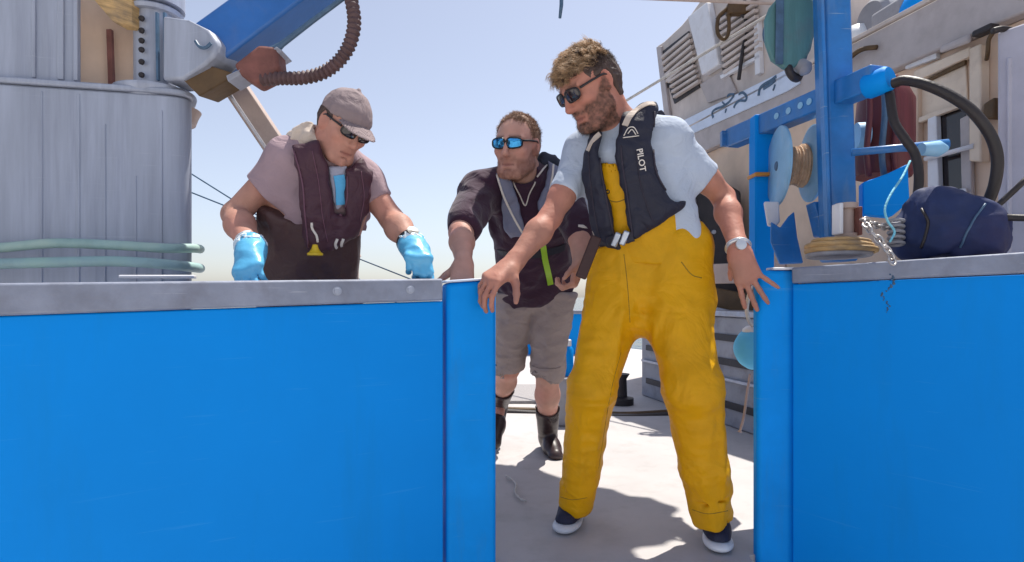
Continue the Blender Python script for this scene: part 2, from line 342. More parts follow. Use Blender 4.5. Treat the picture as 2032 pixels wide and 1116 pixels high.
# knuckle: hinge cylinder between two flanges with clevis plates
kc = P(308, 0, 2.2); kc.z = 0
kz0, kz1 = zed(172, 2.14), zed(18, 2.14)
m = MB(); m.lathe(kc + UP * (kz0), UP, [(0, .07), (kz1 - kz0, .07)], 40); kn = m.build('hinge_pin', M['alu'], ped)
m = MB(); m.lathe(kc + UP * (kz0 - .03), UP, [(-.03, .105), (0, .135), (.018, .14), (.026, .138), (.026, .06)], 48); m.build('flange', M['alu'], ped)
m = MB(); m.lathe(kc + UP * (kz1 - .002), UP, [(0, .06), (0, .092), (.014, .096), (.02, .09), (.03, .05)], 48); m.build('flange', M['alu'], ped)
m = MB(); m.lathe(kc + UP * (kz1 + .03), UP, [(0, .1), (.5, .1)], 40); m.build('upper_pin', M['alu'], ped)
m = MB(); m.lathe(kc + V(.03, .02, 0) + UP * (kz0 - .11), UP, [(0, .1), (.03, .11), (.05, .12)], 40); m.build('lower_boss', M['strut'], ped)
for i, yy in enumerate((38, 62, 82, 100, 124, 150)):
    c = P(283, yy, 2.118)
    m = MB(); m.lathe(c, V(-.25, -.95, 0), [(0, .0105), (.006, .011), (.012, .007)], 8); m.build('bolt', M['dark'], kn)
for px in (312, 327):
    m = MB(); m.bar(P(px, 26, 2.117), P(px + 2, 160, 2.117), .008, .012, (0, -1, 0)); m.build('seal_strip', M['slate'], kn)
m = MB(); m.prism([P(322, 30, 2.10), P(372, 38, 2.06), P(412, 58, 2.05), P(430, 82, 2.05), P(428, 108, 2.05), P(405, 128, 2.05), P(360, 156, 2.06), P(322, 160, 2.10)], V(.02, .13, 0))
m.build('clevis', M['alu'], ped, .012)
m = MB(); m.tube(spline([P(388, 82, 2.04), P(396, 93, 2.035), P(408, 95, 2.035), P(419, 86, 2.035)]), .006, 8); m.build('lifting_eye', M['slate'], ped)
m = MB(); m.prism([P(362, 158, 2.08), P(408, 128, 2.08), P(446, 140, 2.08), P(470, 148, 2.1), P(395, 192, 2.1)], V(.02, .1, .01)); m.build('knuckle_plate', M['umber'], ped, .004)
# boom
bm_ = thing('crane_boom', 'blue box crane boom rising to the right from the grey pedestal', 'crane boom', P(430, 120, 2.16))
m = MB(); m.bar(P(405, 122, 2.16), V(1.2, 3.0, 4.15), .16, .165, (-.6, 0, .8)); boom = m.build('box_beam', M['boom_blue'], bm_, .012)
m = MB(); m.tube([V(1.2, 3.0, 4.15), V(1.2, 3.0, 3.6)], .012, 10); m.build('fall_wire', M['slate'], bm_)
m = MB(); m.prism([P(448, 150, 2.08), P(520, 118, 2.08), P(548, 92, 2.08), P(560, 100, 2.09), P(452, 162, 2.09)], V(0, .1, 0)); m.build('edge_plate', M['alu'], bm_, .003)
m = MB(); m.prism([P(462, 128, 2.08), P(512, 88, 2.08), P(548, 92, 2.08), P(553, 134, 2.08), P(540, 150, 2.08), P(505, 168, 2.08), P(478, 150, 2.08)], V(0, .09, 0)); m.build('hose_gland', M['rust'], bm_, .012)
m = MB(); m.tube([P(538, 105, 2.1), P(560, 88, 2.1), P(620, 42, 2.1), P(688, -8, 2.1), P(760, -60, 2.1)], [.02, .011, .0095, .0085, .0085], 10); m.build('ram_rod', M['slate'], bm_)
hp = spline([P(520, 158, 2.1), P(560, 156, 2.09), P(600, 155, 2.08), P(640, 145, 2.07), P(672, 122, 2.06), P(694, 88, 2.06), P(703, 45, 2.07), P(697, 0, 2.09), P(684, -50, 2.13), P(655, -92, 2.22), P(625, -98, 2.3)], 22)
rs = [.0195 + .0035 * math.sin(i * 1.25) + .003 * (1 - abs(i / len(hp) - .5)) for i in range(len(hp))]
m = MB(); m.tube(hp, rs, 14); tag(m.build('corrugated_hose', M['hose_brown'], None, smooth=60), 'thick ribbed brown hydraulic hose looping down under the blue boom', 'hose')
st = thing('diagonal_strut', 'weathered grey brown diagonal strut behind the shoulder of the man in the cap', 'strut', P(500, 220, 2.3))
m = MB(); a_, b_ = P(425, 110, 2.28), P(575, 335, 2.4); e_ = a_ + (b_ - a_) * ((a_.z - 1.0) / (a_.z - b_.z)); m.bar(a_, e_, .088, .06, (0, -1, 0)); m.build('beam', M['strut'], st, .006)
m = MB(); m.bar(V(e_.x - .02, e_.y, .003), V(e_.x - .02, e_.y, 1.03), .08, .07, (0, -1, 0)); m.build('stanchion', M['strut'], st, .005)
m = MB(); m.bar(P(438, 160, 2.22), P(552, 330, 2.33), .01, .012, (0, -1, 0)); m.build('rib', M['steel'], st)
# hoses lying round the foot of the pedestal on the rail
for i, (name, y0, y1, d0, d1, rr, lab) in enumerate((('water_hose', 492, 492, 1.93, 1.99, .0165, 'pale green hose wrapped round the pedestal, upper of two turns'),
                                          ('water_hose', 524, 530, 1.9, 1.96, .0175, 'turquoise hose wrapped round the pedestal just above the rail'))):
    pts = [P(-420, y0 + 18, d0 + .3), P(-400, y0 + 16, d0 - .03), P(-260, y0 + 14, d0 - .1), P(-120, y0 + 6, d0 - .05), P(0, y0, d0), P(110, y0 - 9 + 6 * i, d0 + .02), P(230, y0 - 5, d0 + .05), P(330, y0 + 1, d1 + .03), P(384, y1 + 1, d1 + .12), P(397, y1 + 3, d1 + .25), P(388, y1 + 2, d1 + .45)]
    m = MB(); m.tube(spline(pts, 8), rr, 12); tag(m.build(name, M['teal_hose'] if i else M['hose_green'], None, smooth=170), lab, 'hose', 'hoses round the pedestal')
m = MB(); m.prism([P(235, 552, 1.48), P(385, 552, 1.62), P(385, 546, 1.62), P(235, 546, 1.48)], V(-.02, .05, 0)); tag(m.build('aluminium_strip', M['white'], None, .002), 'bright thin aluminium strip on the rail at the foot of the pedestal', 'strip')
# stays at left
for a, b, lab in ((P(384, 348, 2.9), P(470, 402, 2.9), 'upper thin grey stay left of the man in the cap'), (P(384, 384, 2.9), P(470, 418, 2.9), 'lower thin grey stay left of the man in the cap')):
    m = MB(); dv = (b - a); m.tube([a - dv * .3, b + dv * 6], .0035, 6); tag(m.build('stay_wire', M['slate'], None, smooth=170), lab, 'wire', 'stays by the pedestal')
# ================================================================== wheelhouse side, right
W0 = V(2.297, 2.6, 0); WT = V(-.241, .9705, 0); WN = V(-.9705, -.241, 0)
def wp(px, py, out=0.0):
    """point of the wall plane (moved out by out) seen at a photo pixel"""
    o = W0 + WN * out; r = V((px - CX) / FPX, 1, -(py - HY) / FPX)
    c = V(0, 0, CAMZ); s = (o - c).dot(WN) / r.dot(WN); return c + r * s
def wpoly(mb, pix, out0, out1): return mb.prism([wp(x, y, out1) for x, y in pix], -WN * (out1 - out0))
def wrect(mb, s0, s1, z0, z1, o0, o1):
    a = W0 + WT * s0 + WN * o1; b = W0 + WT * s1 + WN * o1
    mb.prism([a + UP * z0, b + UP * z0, b + UP * z1, a + UP * z1], -WN * (o1 - o0)); return mb
def sof(px): return (wp(px, 590) - W0).dot(WT)
wh = thing('wheelhouse', 'beige painted wheelhouse side with grey roof edge along the right of the deck', 'wheelhouse', W0)
S1 = 3.7
m = MB(); wrect(m, -1.2, S1, .002, 2.10, -2.2, 0); wall = m.build('wall', M['beige'], wh, .006)
m = MB(); wrect(m, -1.2, S1 + .02, 2.102, 2.36, -2.3, .06); m.build('roof_edge', M['fascia'], wh, .01)
m = MB(); wrect(m, -1.2, S1 + .03, 2.362, 2.385, -2.3, .075); m.build('roof_trim', M['casing'], wh, .004)
# name board with worn lettering strokes
m = MB(); wpoly(m, [(1330, 285), (1330, 252), (1556, 140), (1580, 134), (1586, 166), (1560, 182)], .061, .075); nb = m.build('name_board', M['board'], wh, .003)
def stroke(mb, pts, w_):
    q = spline([wp(x, y, .078) for x, y in pts], 6); n = len(q)
    for i in range(n - 1):
        d = (q[i + 1] - q[i]); 
        if d.length < 1e-5: continue
        mb.bar(q[i] - d * .1, q[i + 1] + d * .1, w_, .004, WN)
m = MB()
for pts, w_ in (([(1415, 234), (1413, 224), (1420, 217), (1433, 212), (1444, 205), (1452, 196), (1456, 188), (1447, 188), (1443, 192)], .018),
                ([(1433, 203), (1440, 209)], .012), ([(1466, 187), (1474, 184), (1481, 192), (1479, 200), (1468, 200), (1460, 206), (1456, 214)], .018), ([(1439, 224), (1441, 216)], .014),
                ([(1505, 190), (1508, 176), (1516, 168), (1530, 160), (1540, 152)], .022), ([(1515, 176), (1528, 168), (1538, 160)], .024), ([(1534, 180), (1538, 168)], .014)):
    m = MB(); stroke(m, pts, w_); m.build('letter_stroke', M['slate'], nb)
# pipe runs and trim on the wall below the roof edge
m = MB(); wpoly(m, [(1440, 262), (1440, 256), (1640, 170), (1640, 178)], .001, .03); m.build('trim_strip', M['white'], wh, .003)
m = MB(); wpoly(m, [(1796, 138), (1796, 118), (1856, 94), (1858, 116)], .001, .03); m.build('white_patch', M['white'], wh, .003)
m = MB(); wpoly(m, [(1862, 106), (1864, 92), (1922, 66), (1922, 84)], .064, .09); m.build('vent_cover', M['fascia'], wh, .012)
# window (upper) and door with dark opening, seen behind the hose loop
m = MB(); wpoly(m, [(1812, 164), (1812, 142), (1924, 92), (1924, 112)], .001, .045); m.build('lintel', M['cream'], wh, .006)
wfr = MB(); wpoly(wfr, [(1922, 320), (1922, 96), (1946, 86), (1946, 322)], .001, .06); wf = wfr.build('frame_post', M['cream'], wh, .008)
m = MB(); wpoly(m, [(1800, 420), (1800, 168), (1820, 160), (1820, 420)], .001, .045); m.build('frame_post', M['beige'], wh, .008)
m = MB(); wpoly(m, [(1822, 236), (1822, 164), (1916, 124), (1920, 205)], .001, .012); m.build('upper_panel', M['cream'], wh, .004)
m = MB(); wpoly(m, [(1836, 164), (1838, 158), (1914, 118), (1914, 128)], .013, .03); m.build('drip_rail', M['umber'], wh, .003)
m = MB(); wpoly(m, [(1822, 244), (1822, 234), (1906, 202), (1906, 212)], .013, .04); m.build('drip_rail', M['cream'], wh, .003)
m = MB(); wpoly(m, [(1856, 400), (1856, 232), (1916, 214), (1916, 396)], .001, .004); door = m.build('doorway', M['glass'], wh, 0)
m = MB(); wpoly(m, [(1840, 420), (1840, 236), (1857, 228), (1863, 392)], .005, .04); m.build('door_frame', M['white'], wh, .005)
m = MB(); wpoly(m, [(1908, 400), (1904, 236), (1924, 226), (1928, 400)], .005, .03); m.build('door_frame', M['fascia'], wh, .005)
m = MB(); m.tube([wp(1836, 316, .06), wp(1932, 290, .06)], .012, 12); m.build('grab_rail', M['white'], wh, smooth=170)
m = MB(); wpoly(m, [(1866, 388), (1864, 378), (1916, 374), (1918, 384)], .041, .05); m.build('door_sill', M['white'], wh, .002)
m = MB(); wpoly(m, [(1948, 236), (1950, 206), (1973, 192), (1973, 236)], .001, .08); m.build('junction_box', M['umber'], wh, .01)
m = MB(); wpoly(m, [(1926, 75), (1928, 62), (1966, 44), (1966, 58)], .064, .12); m.build('lamp_bracket', M['dark'], wh, .008)
m = MB(); m.tube(spline([wp(1970, 66, .1), wp(1962, 80, .1), wp(1960, 105, .09), wp(1958, 118, .05)]), .009, 8); m.build('conduit', M['umber'], wh, smooth=170)
# grey locker column nearer the stern at the right edge
lk = thing('tall_locker', 'tall pale grey locker standing at the right edge of the picture', 'locker', P(2010, 590, 2.2))
a, b = P(1978, 0, 2.22), P(2190, 0, 1.95)
m = MB(); slab(m, a, b, .002, zed(64, 2.22), .002, zed(64, 2.22), 0, .4); m.build('cabinet', M['locker'], lk, .01)
for f0 in (.13, .42):
    m = MB(); c = a.lerp(b, f0); m.bar(V(c.x, c.y - .004, .5), V(c.x, c.y - .004, 1.75), .02, .008, (0, -1, 0)); m.build('door_seam', M['locker'], lk, .002)
# casing with louvres on the upper deck
vc = thing('vent_casing', 'tall beige engine casing with slatted louvres standing above the wheelhouse', 'casing', wp(1400, 240, 0))
m = MB(); wpoly(m, [(1303, 92), (1318, 82), (1352, 50), (1372, 26), (1400, -14), (1640, -24), (1640, 120), (1520, 175), (1332, 262)], -1.6, -.02); m.build('casing_body', M['casing'], vc, .015)
m = MB(); wpoly(m, [(1364, 34), (1402, 4), (1426, 128), (1392, 150)], -.019, .05); m.build('white_panel', M['white'], vc, .01)
m = MB(); wpoly(m, [(1388, 168), (1440, 136), (1462, 184), (1404, 205)], -.019, .0); m.build('access_hatch', M['fascia'], vc, .006)
m = MB(); wpoly(m, [(1302, 94), (1310, 92), (1330, 240), (1320, 250)], -.019, .01); m.build('corner_strip', M['fascia'], vc, .004)
m = MB(); wpoly(m, [(1428, 150), (1506, 108), (1507, 114), (1430, 157)], -.019, .02); m.build('ledge', M['white'], vc, .003)
m = MB(); wpoly(m, [(1498, 150), (1508, 145), (1504, 40), (1495, 45)], -.019, .02); m.build('vertical_strip', M['white'], vc, .003)
def louvre(x0, y0, x1, y1, x2, y2, n, sk):
    lv = MB(); wpoly(lv, [(x0 - 4, y0 - 4), (x1, y1 - 4), (x1 + sk, y2 + 6), (x0 + sk, y2 + 6 + (y0 - y1))], -.018, -.008)
    lo = lv.build('louvre', M['dark'], vc)
    h = (y2 - y1) / n
    for i in range(n):
        dx = sk * i / n; yy = h * i
        s = MB(); wpoly(s, [(x0 + dx, y0 + yy), (x1 + dx, y1 + yy), (x1 + dx, y1 + yy + h * .5), (x0 + dx, y0 + yy + h * .5)], -.007, .03); s.build('slat', M['casing'], lo)
louvre(1311, 112, 1366, 66, 1366, 124, 5, 12)
louvre(1322, 150, 1372, 118, 1388, 168, 5, 16)
louvre(1424, 40, 1494, -8, 1494, 106, 9, 12)
# gear on top of the wheelhouse at the right
ac = thing('deck_winch', 'dark grey winch housing on the wheelhouse roof beside the blue tarpaulin', 'winch', wp(1740, 90, -.1))
m = MB(); m.lathe(wp(1752, 40, -.28), V(.97, .2, 0), [(-.1, .0), (-.1, .1), (-.07, .13), (.12, .13), (.15, .1), (.15, 0)], 32); m.build('winch_drum', M['grey_paint'], ac)
m = MB(); wpoly(m, [(1728, 92), (1726, 30), (1790, -10), (1792, 62)], -.35, -.05); m.build('winch_base', M['grey_paint'], ac, .02)
tp = MB(); tp.lathe(wp(1836, 8, -.15) - UP * .12, UP, [(0, .13), (.03, .14), (.12, .12), (.2, .08), (.22, 0)], 28); tag(tp.build('blue_drum', M['hull_blue'], None, smooth=50), 'bright blue covered drum on the wheelhouse roof', 'drum')
m = MB(); m.lathe(wp(1702, 84, -.2), UP, [(-.16, .0), (-.16, .07), (-.05, .1), (.02, .1), (.09, .07), (.11, 0)], 32); tag(m.build('sky_gap_shape', M['white_plastic'], None, smooth=60), 'white radome standing in for bright sky behind the blue davit post', 'patch')  # white shape added where bright sky shows through a gap
m = MB(); m.tube(spline([wp(1660, 142, .1), wp(1690, 112, .1), wp(1712, 98, .1), wp(1740, 94, .08)]), .014, 10); tag(m.build('roof_hose', M['umber'], None, smooth=170), 'brown hose lying over the roof edge behind the davit post', 'hose')
# low deck furniture behind the men
hb = thing('fish_locker', 'low grey steel locker with dark slots along the foot of the wheelhouse', 'locker', (1.0, 4.4, 0))
hd = V(-.241, .9705, 0); hn = V(-.9705, -.241, 0)
def hbox(mb, s0, s1, z0, z1, o0, o1):
    o = V(1.75, 2.5, 0); a = o + hd * s0 + hn * o1; b = o + hd * s1 + hn * o1
    mb.prism([a + UP * z0, b + UP * z0, b + UP * z1, a + UP * z1], -hn * (o1 - o0)); return mb
m = MB(); hbox(m, 0, 2.6, .002, .72, -.35, 0); m.build('body', M['grey_paint'], hb, .01)
m = MB(); hbox(m, 0, 2.6, .722, .76, -.35, .03); m.build('lid', M['steel'], hb, .006)
for z in (.12, .4, .56):
    m = MB(); hbox(m, .1, 2.5, z, z + .045, .001, .012); m.build('slot', M['dark'], hb)
for z in (.3,):
    m = MB(); hbox(m, .05, 2.55, z, z + .02, .001, .03); m.build('rail', M['steel'], hb, .003)
m = MB(); m.prism([P(1352, 590, 4.6), P(1352, 350, 4.6), P(1400, 338, 4.55), P(1470, 380, 4.4), P(1478, 590, 4.4)], V(.06, .3, 0)); en = m.build('hydraulic_unit', M['dark'], None, .015)
tag(en, 'black hydraulic power unit seen behind the bare arm of the bearded man', 'machine')
for px, py in ((1372, 400), (1380, 440), (1414, 462), (1390, 500)):
    m = MB(); m.lathe(P(px, py, 4.53), V(-.1, -1, 0), [(0, .04), (.02, .03), (.03, .018), (.05, .016), (.052, 0)], 16); m.build('fitting', M['steel'], en)
m = MB(); m.bar(P(1380, 545, 4.2), P(1560, 540, 3.8), .03, .14, (0, 0, 1)); tag(m.build('steel_beam', M['strut'], None, .006), 'short grey beam behind the hand resting on the right gate post', 'beam')
m = MB(); m.bar(P(1395, 590, 4.2), P(1560, 625, 3.8), .03, .17, (0, 0, 1)); tag(m.build('void_filler', M['umber'], None, .006), 'dark brown plank for the dark void below the grey beam beside the yellow trousers', 'filler')  # shaded void drawn as a dark brown bar
m = MB(); m.bar(P(1395, 632, 4.15), P(1560, 672, 3.75), .04, .2, (0, 0, 1)); tag(m.build('sloping_plate', M['steel'], None, .006), 'sloping grey plate under the brown plank by the right gate post', 'plate')
# rope hank, blue can and deck hose
m = MB(); m.tube(spline([V(-1.2, 4.3, .03), P(960, 817, 4.28), P(1060, 822, 4.25), P(1150, 824, 4.22), P(1230, 830, 4.16), P(1320, 826, 4.18), P(1420, 818, 4.22), P(1500, 808, 4.3)], 8), .028, 12); tag(m.build('deck_hose', M['rubber'], None, smooth=170), 'black hose lying across the deck behind the boots', 'hose')
m = MB(); m.tube(spline([V(-1.2, 4.42, .03), P(960, 812, 4.36), P(1060, 815, 4.33), P(1150, 818, 4.3), P(1230, 823, 4.24), P(1320, 819, 4.26), P(1420, 810, 4.3), P(1500, 800, 4.38)], 8), .022, 12); tag(m.build('deck_hose', M['umber'], None, smooth=170), 'brown hose lying across the deck just behind the black one', 'hose')
m = MB(); m.prism([(-.1, 4.62, .004), (.28, 4.62, .004), (.3, 5.5, .004), (-.1, 5.5, .004)], (0, 0, .02)); tag(m.build('rubber_mat', M['mat_mesh'], None, .003), 'grey woven mat on the deck behind the man in shorts', 'mat')
bc = thing('blue_canister', 'small blue canister with white cap behind the knee of the man in shorts', 'canister', P(1128, 700, 3.9))
m = MB(); c = P(1128, 705, 3.9); m.lathe(V(c.x, c.y, .32), UP, [(0, .03), (.01, .034), (.18, .034), (.2, .02)], 24); m.build('can', M['hull_blue'], bc)
m = MB(); m.lathe(V(c.x, c.y, .521), UP, [(0, .02), (.04, .02), (.045, .012)], 20); m.build('lid', M['white_plastic'], bc)
m = MB(); m.prism([(c.x - .12, c.y - .1, .002), (c.x + .12, c.y - .1, .002), (c.x + .12, c.y + .15, .002), (c.x - .12, c.y + .15, .002)], (0, 0, .316)); tag(m.build('step_box', M['grey_paint'], None, .01), 'grey step box on the deck under the blue canister', 'box')
m = MB(); c = P(1232, 775, 4.6); m.lathe(V(c.x, c.y, .002), UP, [(0, .1), (.05, .1), (.06, .05), (.2, .045), (.24, .07), (.25, 0)], 24); tag(m.build('mooring_bollard', M['dark'], None), 'small black bollard on the deck seen between the yellow legs', 'bollard')
m = MB(); q_ = [V((px - CX) / FPX * d, d, .012) for px, d in ((1004, 2.72), (1012, 2.68), (1024, 2.6), (1022, 2.5), (1030, 2.42), (1044, 2.38))]; m.tube(spline(q_), [.0045 + .001 * math.sin(i * .9) for i in range(41)], 8); tag(m.build('rope_scrap', M['rope_white'], None, smooth=170), 'short scrap of white rope lying on the deck beside the left gate post', 'rope')
# overhead rigging
def wire(a, b, r, mat_, name, lab, cat, group=None):
    tag(MB().tube([a, b], r, 8).build(name, M[mat_], None, smooth=170), lab, cat, group)
wire(P(1150, 256, 5.6), P(1640, -40, 4.0), .012, 'rope_white', 'stay_wire', 'pale stay running up in front of the louvred casing', 'wire')
wire(P(1580, 9, 2.6) + (P(1240, -4, 3.2) - P(1580, 9, 2.6)) * 2.4, P(1580, 9, 2.6), .008, 'strut', 'lifting_wire', 'brown wire along the top of the picture leading to the green block', 'wire')
m = MB(); m.tube([P(1111, 36, 2.4), P(1114, 10, 2.4), V(.23, 2.62, 3.15)], [.006, .008, .006], 8); tag(m.build('hanging_rod', M['slate'], None, smooth=170), 'thin dark rod hanging into the sky above the men', 'rod')
hk = thing('rope_hank', 'dark brown rope hank hanging before the right louvre', 'rope', P(1455, 15, 4.5))
m = MB(); m.tube(spline([P(1445, 15, 4.5), P(1426, 35, 4.5), P(1424, 65, 4.5), P(1436, 78, 4.5), P(1446, 62, 4.5), P(1445, 15, 4.5)]), .015, 8); m.build('loop', M['umber'], hk, smooth=170)
m = MB(); m.tube(spline([P(1444, 18, 4.5), P(1474, 30, 4.5), P(1482, 60, 4.5), P(1474, 100, 4.5), P(1466, 158, 4.5)]), .015, 8); m.build('tail', M['dark'], hk, smooth=170)
m = MB(); m.bar(P(1442, 20, 4.5), P(1488, 20, 4.5), .066, .08); m.build('toggle', M['umber'], hk, .008)
m = MB(); m.lathe(P(1495, 62, 4.5), UP, [(-.06, .026), (0, .04), (.08, .026), (.1, 0)], 14); m.build('shackle', M['slate'], hk)
# ================================================================== blue davit frame
dv = thing('davit_frame', 'blue steel davit with tall post and crossbeam on the right bulwark', 'davit', P(1660, 470, 2.1))
bp_ = lambda px: (lambda d: V((px - CX) / FPX * d, d, 0))(1.692 / ((px - CX) / FPX + .25))     # plan point on the beam line
m = MB(); m.bar(P(1664, 520, 2.1), P(1648, -60, 2.1), .094, .09, (0, -1, 0)); m.build('post', M['davit_blue'], dv, .008)
m = MB(); m.bar(P(1690, -66, 2.05), P(1545, -66, 2.3), .08, .07); m.build('head_arm', M['davit_blue'], dv, .006)
m = MB(); m.tube([P(1573, -62, 2.24), P(1573, -20, 2.24)], .012, 8); m.build('hanger', M['steel'], dv)
m = MB(); m.bar(P(1643, 470, 2.04), P(1626, -60, 2.04), .012, .03, (0, -1, 0)); m.build('stiffener', M['davit_blue'], dv, .003)
a = bp_(1452); b = bp_(1745); a.z = 1.585; b.z = 1.575
m = MB(); m.bar(a, b, .07, .085); beam = m.build('cross_beam', M['davit_blue'], dv, .006)
nb_ = V(-.97, -.25, 0)
for px in (1556, 1580, 1604, 1622):
    c = bp_(px); c.z = 1.582; m = MB(); m.lathe(c + nb_ * .036, nb_, [(0, .013), (.002, .013), (.003, .0)], 14); m.build('hole_ring', M['reel'], beam)
m = MB(); m.bar(a - UP * .0 + V(0, 0, -.035), a + V(0, 0, .035), .1, .03, (0, 1, 0)); m.build('end_plate', M['davit_blue'], dv, .004)
c = bp_(1742); c.z = 1.56
m = MB(); m.lathe(c, V(.5, -.85, .1), [(-.04, .0), (-.04, .036), (-.03, .042), (.03, .042), (.04, .036), (.04, 0)], 28); m.build('pivot_boss', M['hull_blue'], dv)
u = bp_(1511); 
m = MB(); m.bar(V(u.x, u.y, .93), V(u.x, u.y, 1.625), .082, .07, (0, -1, 0)); m.build('upright', M['hull_blue'], dv, .006)
m = MB(); m.bar(V(u.x, u.y - .012, 1.36), V(u.x, u.y - .012, 1.375), .1, .09, (0, -1, 0)); m.build('lashing', M['orange'], dv, .004)
m = MB(); m.prism([P(1530, 440, 2.25), P(1548, 452, 2.25), P(1564, 430, 2.25), P(1576, 420, 2.25), P(1582, 470, 2.25), P(1594, 522, 2.24), P(1548, 524, 2.24), P(1530, 480, 2.25)], V(.02, .05, 0)); m.build('knee_plate', M['davit_blue'], dv, .004)
m = MB(); m.prism([P(1516, 400, 2.3), P(1546, 400, 2.3), P(1548, 440, 2.3), P(1540, 450, 2.3), P(1524, 448, 2.3)], V(.01, .03, 0)); m.build('slot_plate', M['white'], dv, .006)
m = MB(); m.prism([P(1614, 400, 2.15), P(1660, 400, 2.15), P(1656, 466, 2.15), P(1630, 468, 2.15)], V(.01, .08, 0)); m.build('foot', M['davit_blue'], dv, .006)
m = MB(); m.tube([P(1690, 303, 2.0), P(1786, 294, 1.95), P(1880, 288, 1.92)], [.013, .013, .02], 12); m.build('brace_tube', M['davit_blue'], dv, smooth=170)
m = MB(); m.lathe(P(1845, 296, 1.90), V(1, .1, .05), [(-.03, .0), (-.03, .02), (.03, .026), (.06, .01), (.06, 0)], 18); m.build('tube_end', M['reel'], dv)
m = MB(); m.prism([P(1712, 425, 2.12), P(1712, 362, 2.12), P(1760, 345, 2.12), P(1802, 325, 2.1), P(1806, 400, 2.1), P(1770, 430, 2.12)], V(.02, .06, 0)); m.build('guard_plate', M['hull_blue'], dv, .006)
# line reel: two flanges and a wound spool
rl = thing('line_reel', 'pale blue line reel with beige line hanging on the davit frame', 'reel', P(1578, 328, 2.3))
ax = V(.985, -.14, -.02).normalized()
c1 = P(1546, 330, 2.34); c2 = P(1612, 325, 2.28)
def flange(c, r, bld):
    m = MB(); m.lathe(c - ax * .01, ax, [(0, .022), (0, r - .01), (.004, r), (.012, r), (.016, r - .01), (.016, .022)], 56); return m.build('flange', M['reel'], rl)
f1 = flange(c1, .158, 0); f2 = flange(c2, .15, 0)
m = MB(); m.lathe(c1 - ax * .014, ax, [(0, .016), (.004, .02), (.006, .02)], 20); m.build('hub', M['slate'], f1)
prof = [(.008, .03)] + [(.008 + i * .0035, .078 + .004 * math.sin(i * 1.9) + .006 * math.sin(i * .35)) for i in range(int(((c2 - c1).length - .02) / .0035))] + [((c2 - c1).length - .012, .03)]
m = MB(); m.lathe(c1, ax, prof, 44); m.build('spool', M['line'], rl, smooth=60)
# green pulley block
pl = thing('pulley_block', 'green cargo block with dark shackle hanging beside the blue davit post', 'pulley', P(1568, 80, 2.25))
m = MB(); m.prism([P(1530, 10, 2.2), P(1556, -20, 2.2), P(1590, -25, 2.2), P(1616, 0, 2.2), P(1619, 50, 2.2), P(1610, 96, 2.2), P(1592, 128, 2.2), P(1556, 136, 2.2), P(1530, 118, 2.2), P(1518, 84, 2.2), P(1517, 40, 2.2)], V(.01, .03, 0)); m.build('cheek', M['block_green'], pl, .01)
m = MB(); m.prism([P(1526, 14, 2.3), P(1556, -20, 2.3), P(1590, -25, 2.3), P(1612, 0, 2.3), P(1615, 50, 2.3), P(1606, 96, 2.3), P(1590, 124, 2.3), P(1556, 132, 2.3), P(1530, 114, 2.3), P(1520, 84, 2.3), P(1516, 40, 2.3)], V(.01, .03, 0)); m.build('cheek', M['block_green'], pl, .01)
m = MB(); m.lathe(P(1568, 55, 2.235), V(0.05, 1, 0), [(0, .085), (.02, .075), (.055, .085)], 36); m.build('sheave', M['slate'], pl)
m = MB(); m.bar(P(1548, -20, 2.192), P(1546, 128, 2.192), .03, .008, (0, -1, 0)); m.build('strap', M['slate'], pl, .003)
m = MB(); m.torus(P(1575, 140, 2.23), V(.5, -.8, .2), .034, .015, 24, 10); m.build('shackle', M['dark'], pl, smooth=170)
m = MB(); m.lathe(P(1588, 130, 2.22), V(.4, -.6, -.7), [(-.03, .0), (-.03, .026), (.03, .028), (.045, .015), (.05, 0)], 16); m.build('swivel', M['grey_paint'], pl)
m = MB(); m.bar(P(1612, 60, 2.22), P(1590, 128, 2.22), .022, .02, (0, -1, 0)); m.build('link_bar', M['slate'], pl, .004)
# maroon drum behind the davit
dr = thing('hose_drum', 'dark maroon hose drum behind the tall blue davit post', 'drum', P(1740, 280, 2.35))
m = MB(); m.lathe(P(1750, 352, 2.3), V(.05, 0, 1), [(0, .0), (0, .1), (.02, .11), (.3, .1), (.36, .07), (.38, 0)], 32); m.build('drum_body', M['maroon'], dr)
m = MB(); m.lathe(P(1704, 270, 2.25), V(1, -.2, 0), [(-.01, 0), (-.01, .05), (.03, .05), (.035, .0)], 24); m.build('gauge', M['reel'], dr)
for px in (1722, 1752, 1776):
    m = MB(); m.tube(spline([P(px, 150, 2.18), P(px + 4, 220, 2.18), P(px - 2, 300, 2.18), P(px + 2, 350, 2.2)]), .011, 8); m.build('hose_strand', M['maroon'] if px != 1752 else M['slate'], dr, smooth=170)
# big black hoses
h1 = [P(1772, 166, 1.86), P(1795, 160, 1.83), P(1835, 168, 1.78), P(1885, 190, 1.74), P(1930, 222, 1.71), P(1965, 268, 1.7), P(1979, 315, 1.7), P(1974, 365, 1.71), P(1958, 410, 1.73), P(1945, 460, 1.75)]
m = MB(); m.tube(spline(h1, 10), .0155, 14); tag(m.build('hydraulic_hose', M['rubber'], None, smooth=170), 'thick black hydraulic hose arching wide over the dark blue bag', 'hose', 'black hydraulic hoses')
h2 = [P(1765, 185, 1.9), P(1774, 240, 1.88), P(1795, 275, 1.86), P(1815, 305, 1.85), P(1823, 345, 1.84), P(1820, 390, 1.84), P(1806, 440, 1.84)]
m = MB(); m.tube(spline(h2, 10), .014, 14); tag(m.build('hydraulic_hose', M['rubber'], None, smooth=170), 'shorter black hydraulic hose hanging down beside the maroon drum', 'hose', 'black hydraulic hoses')
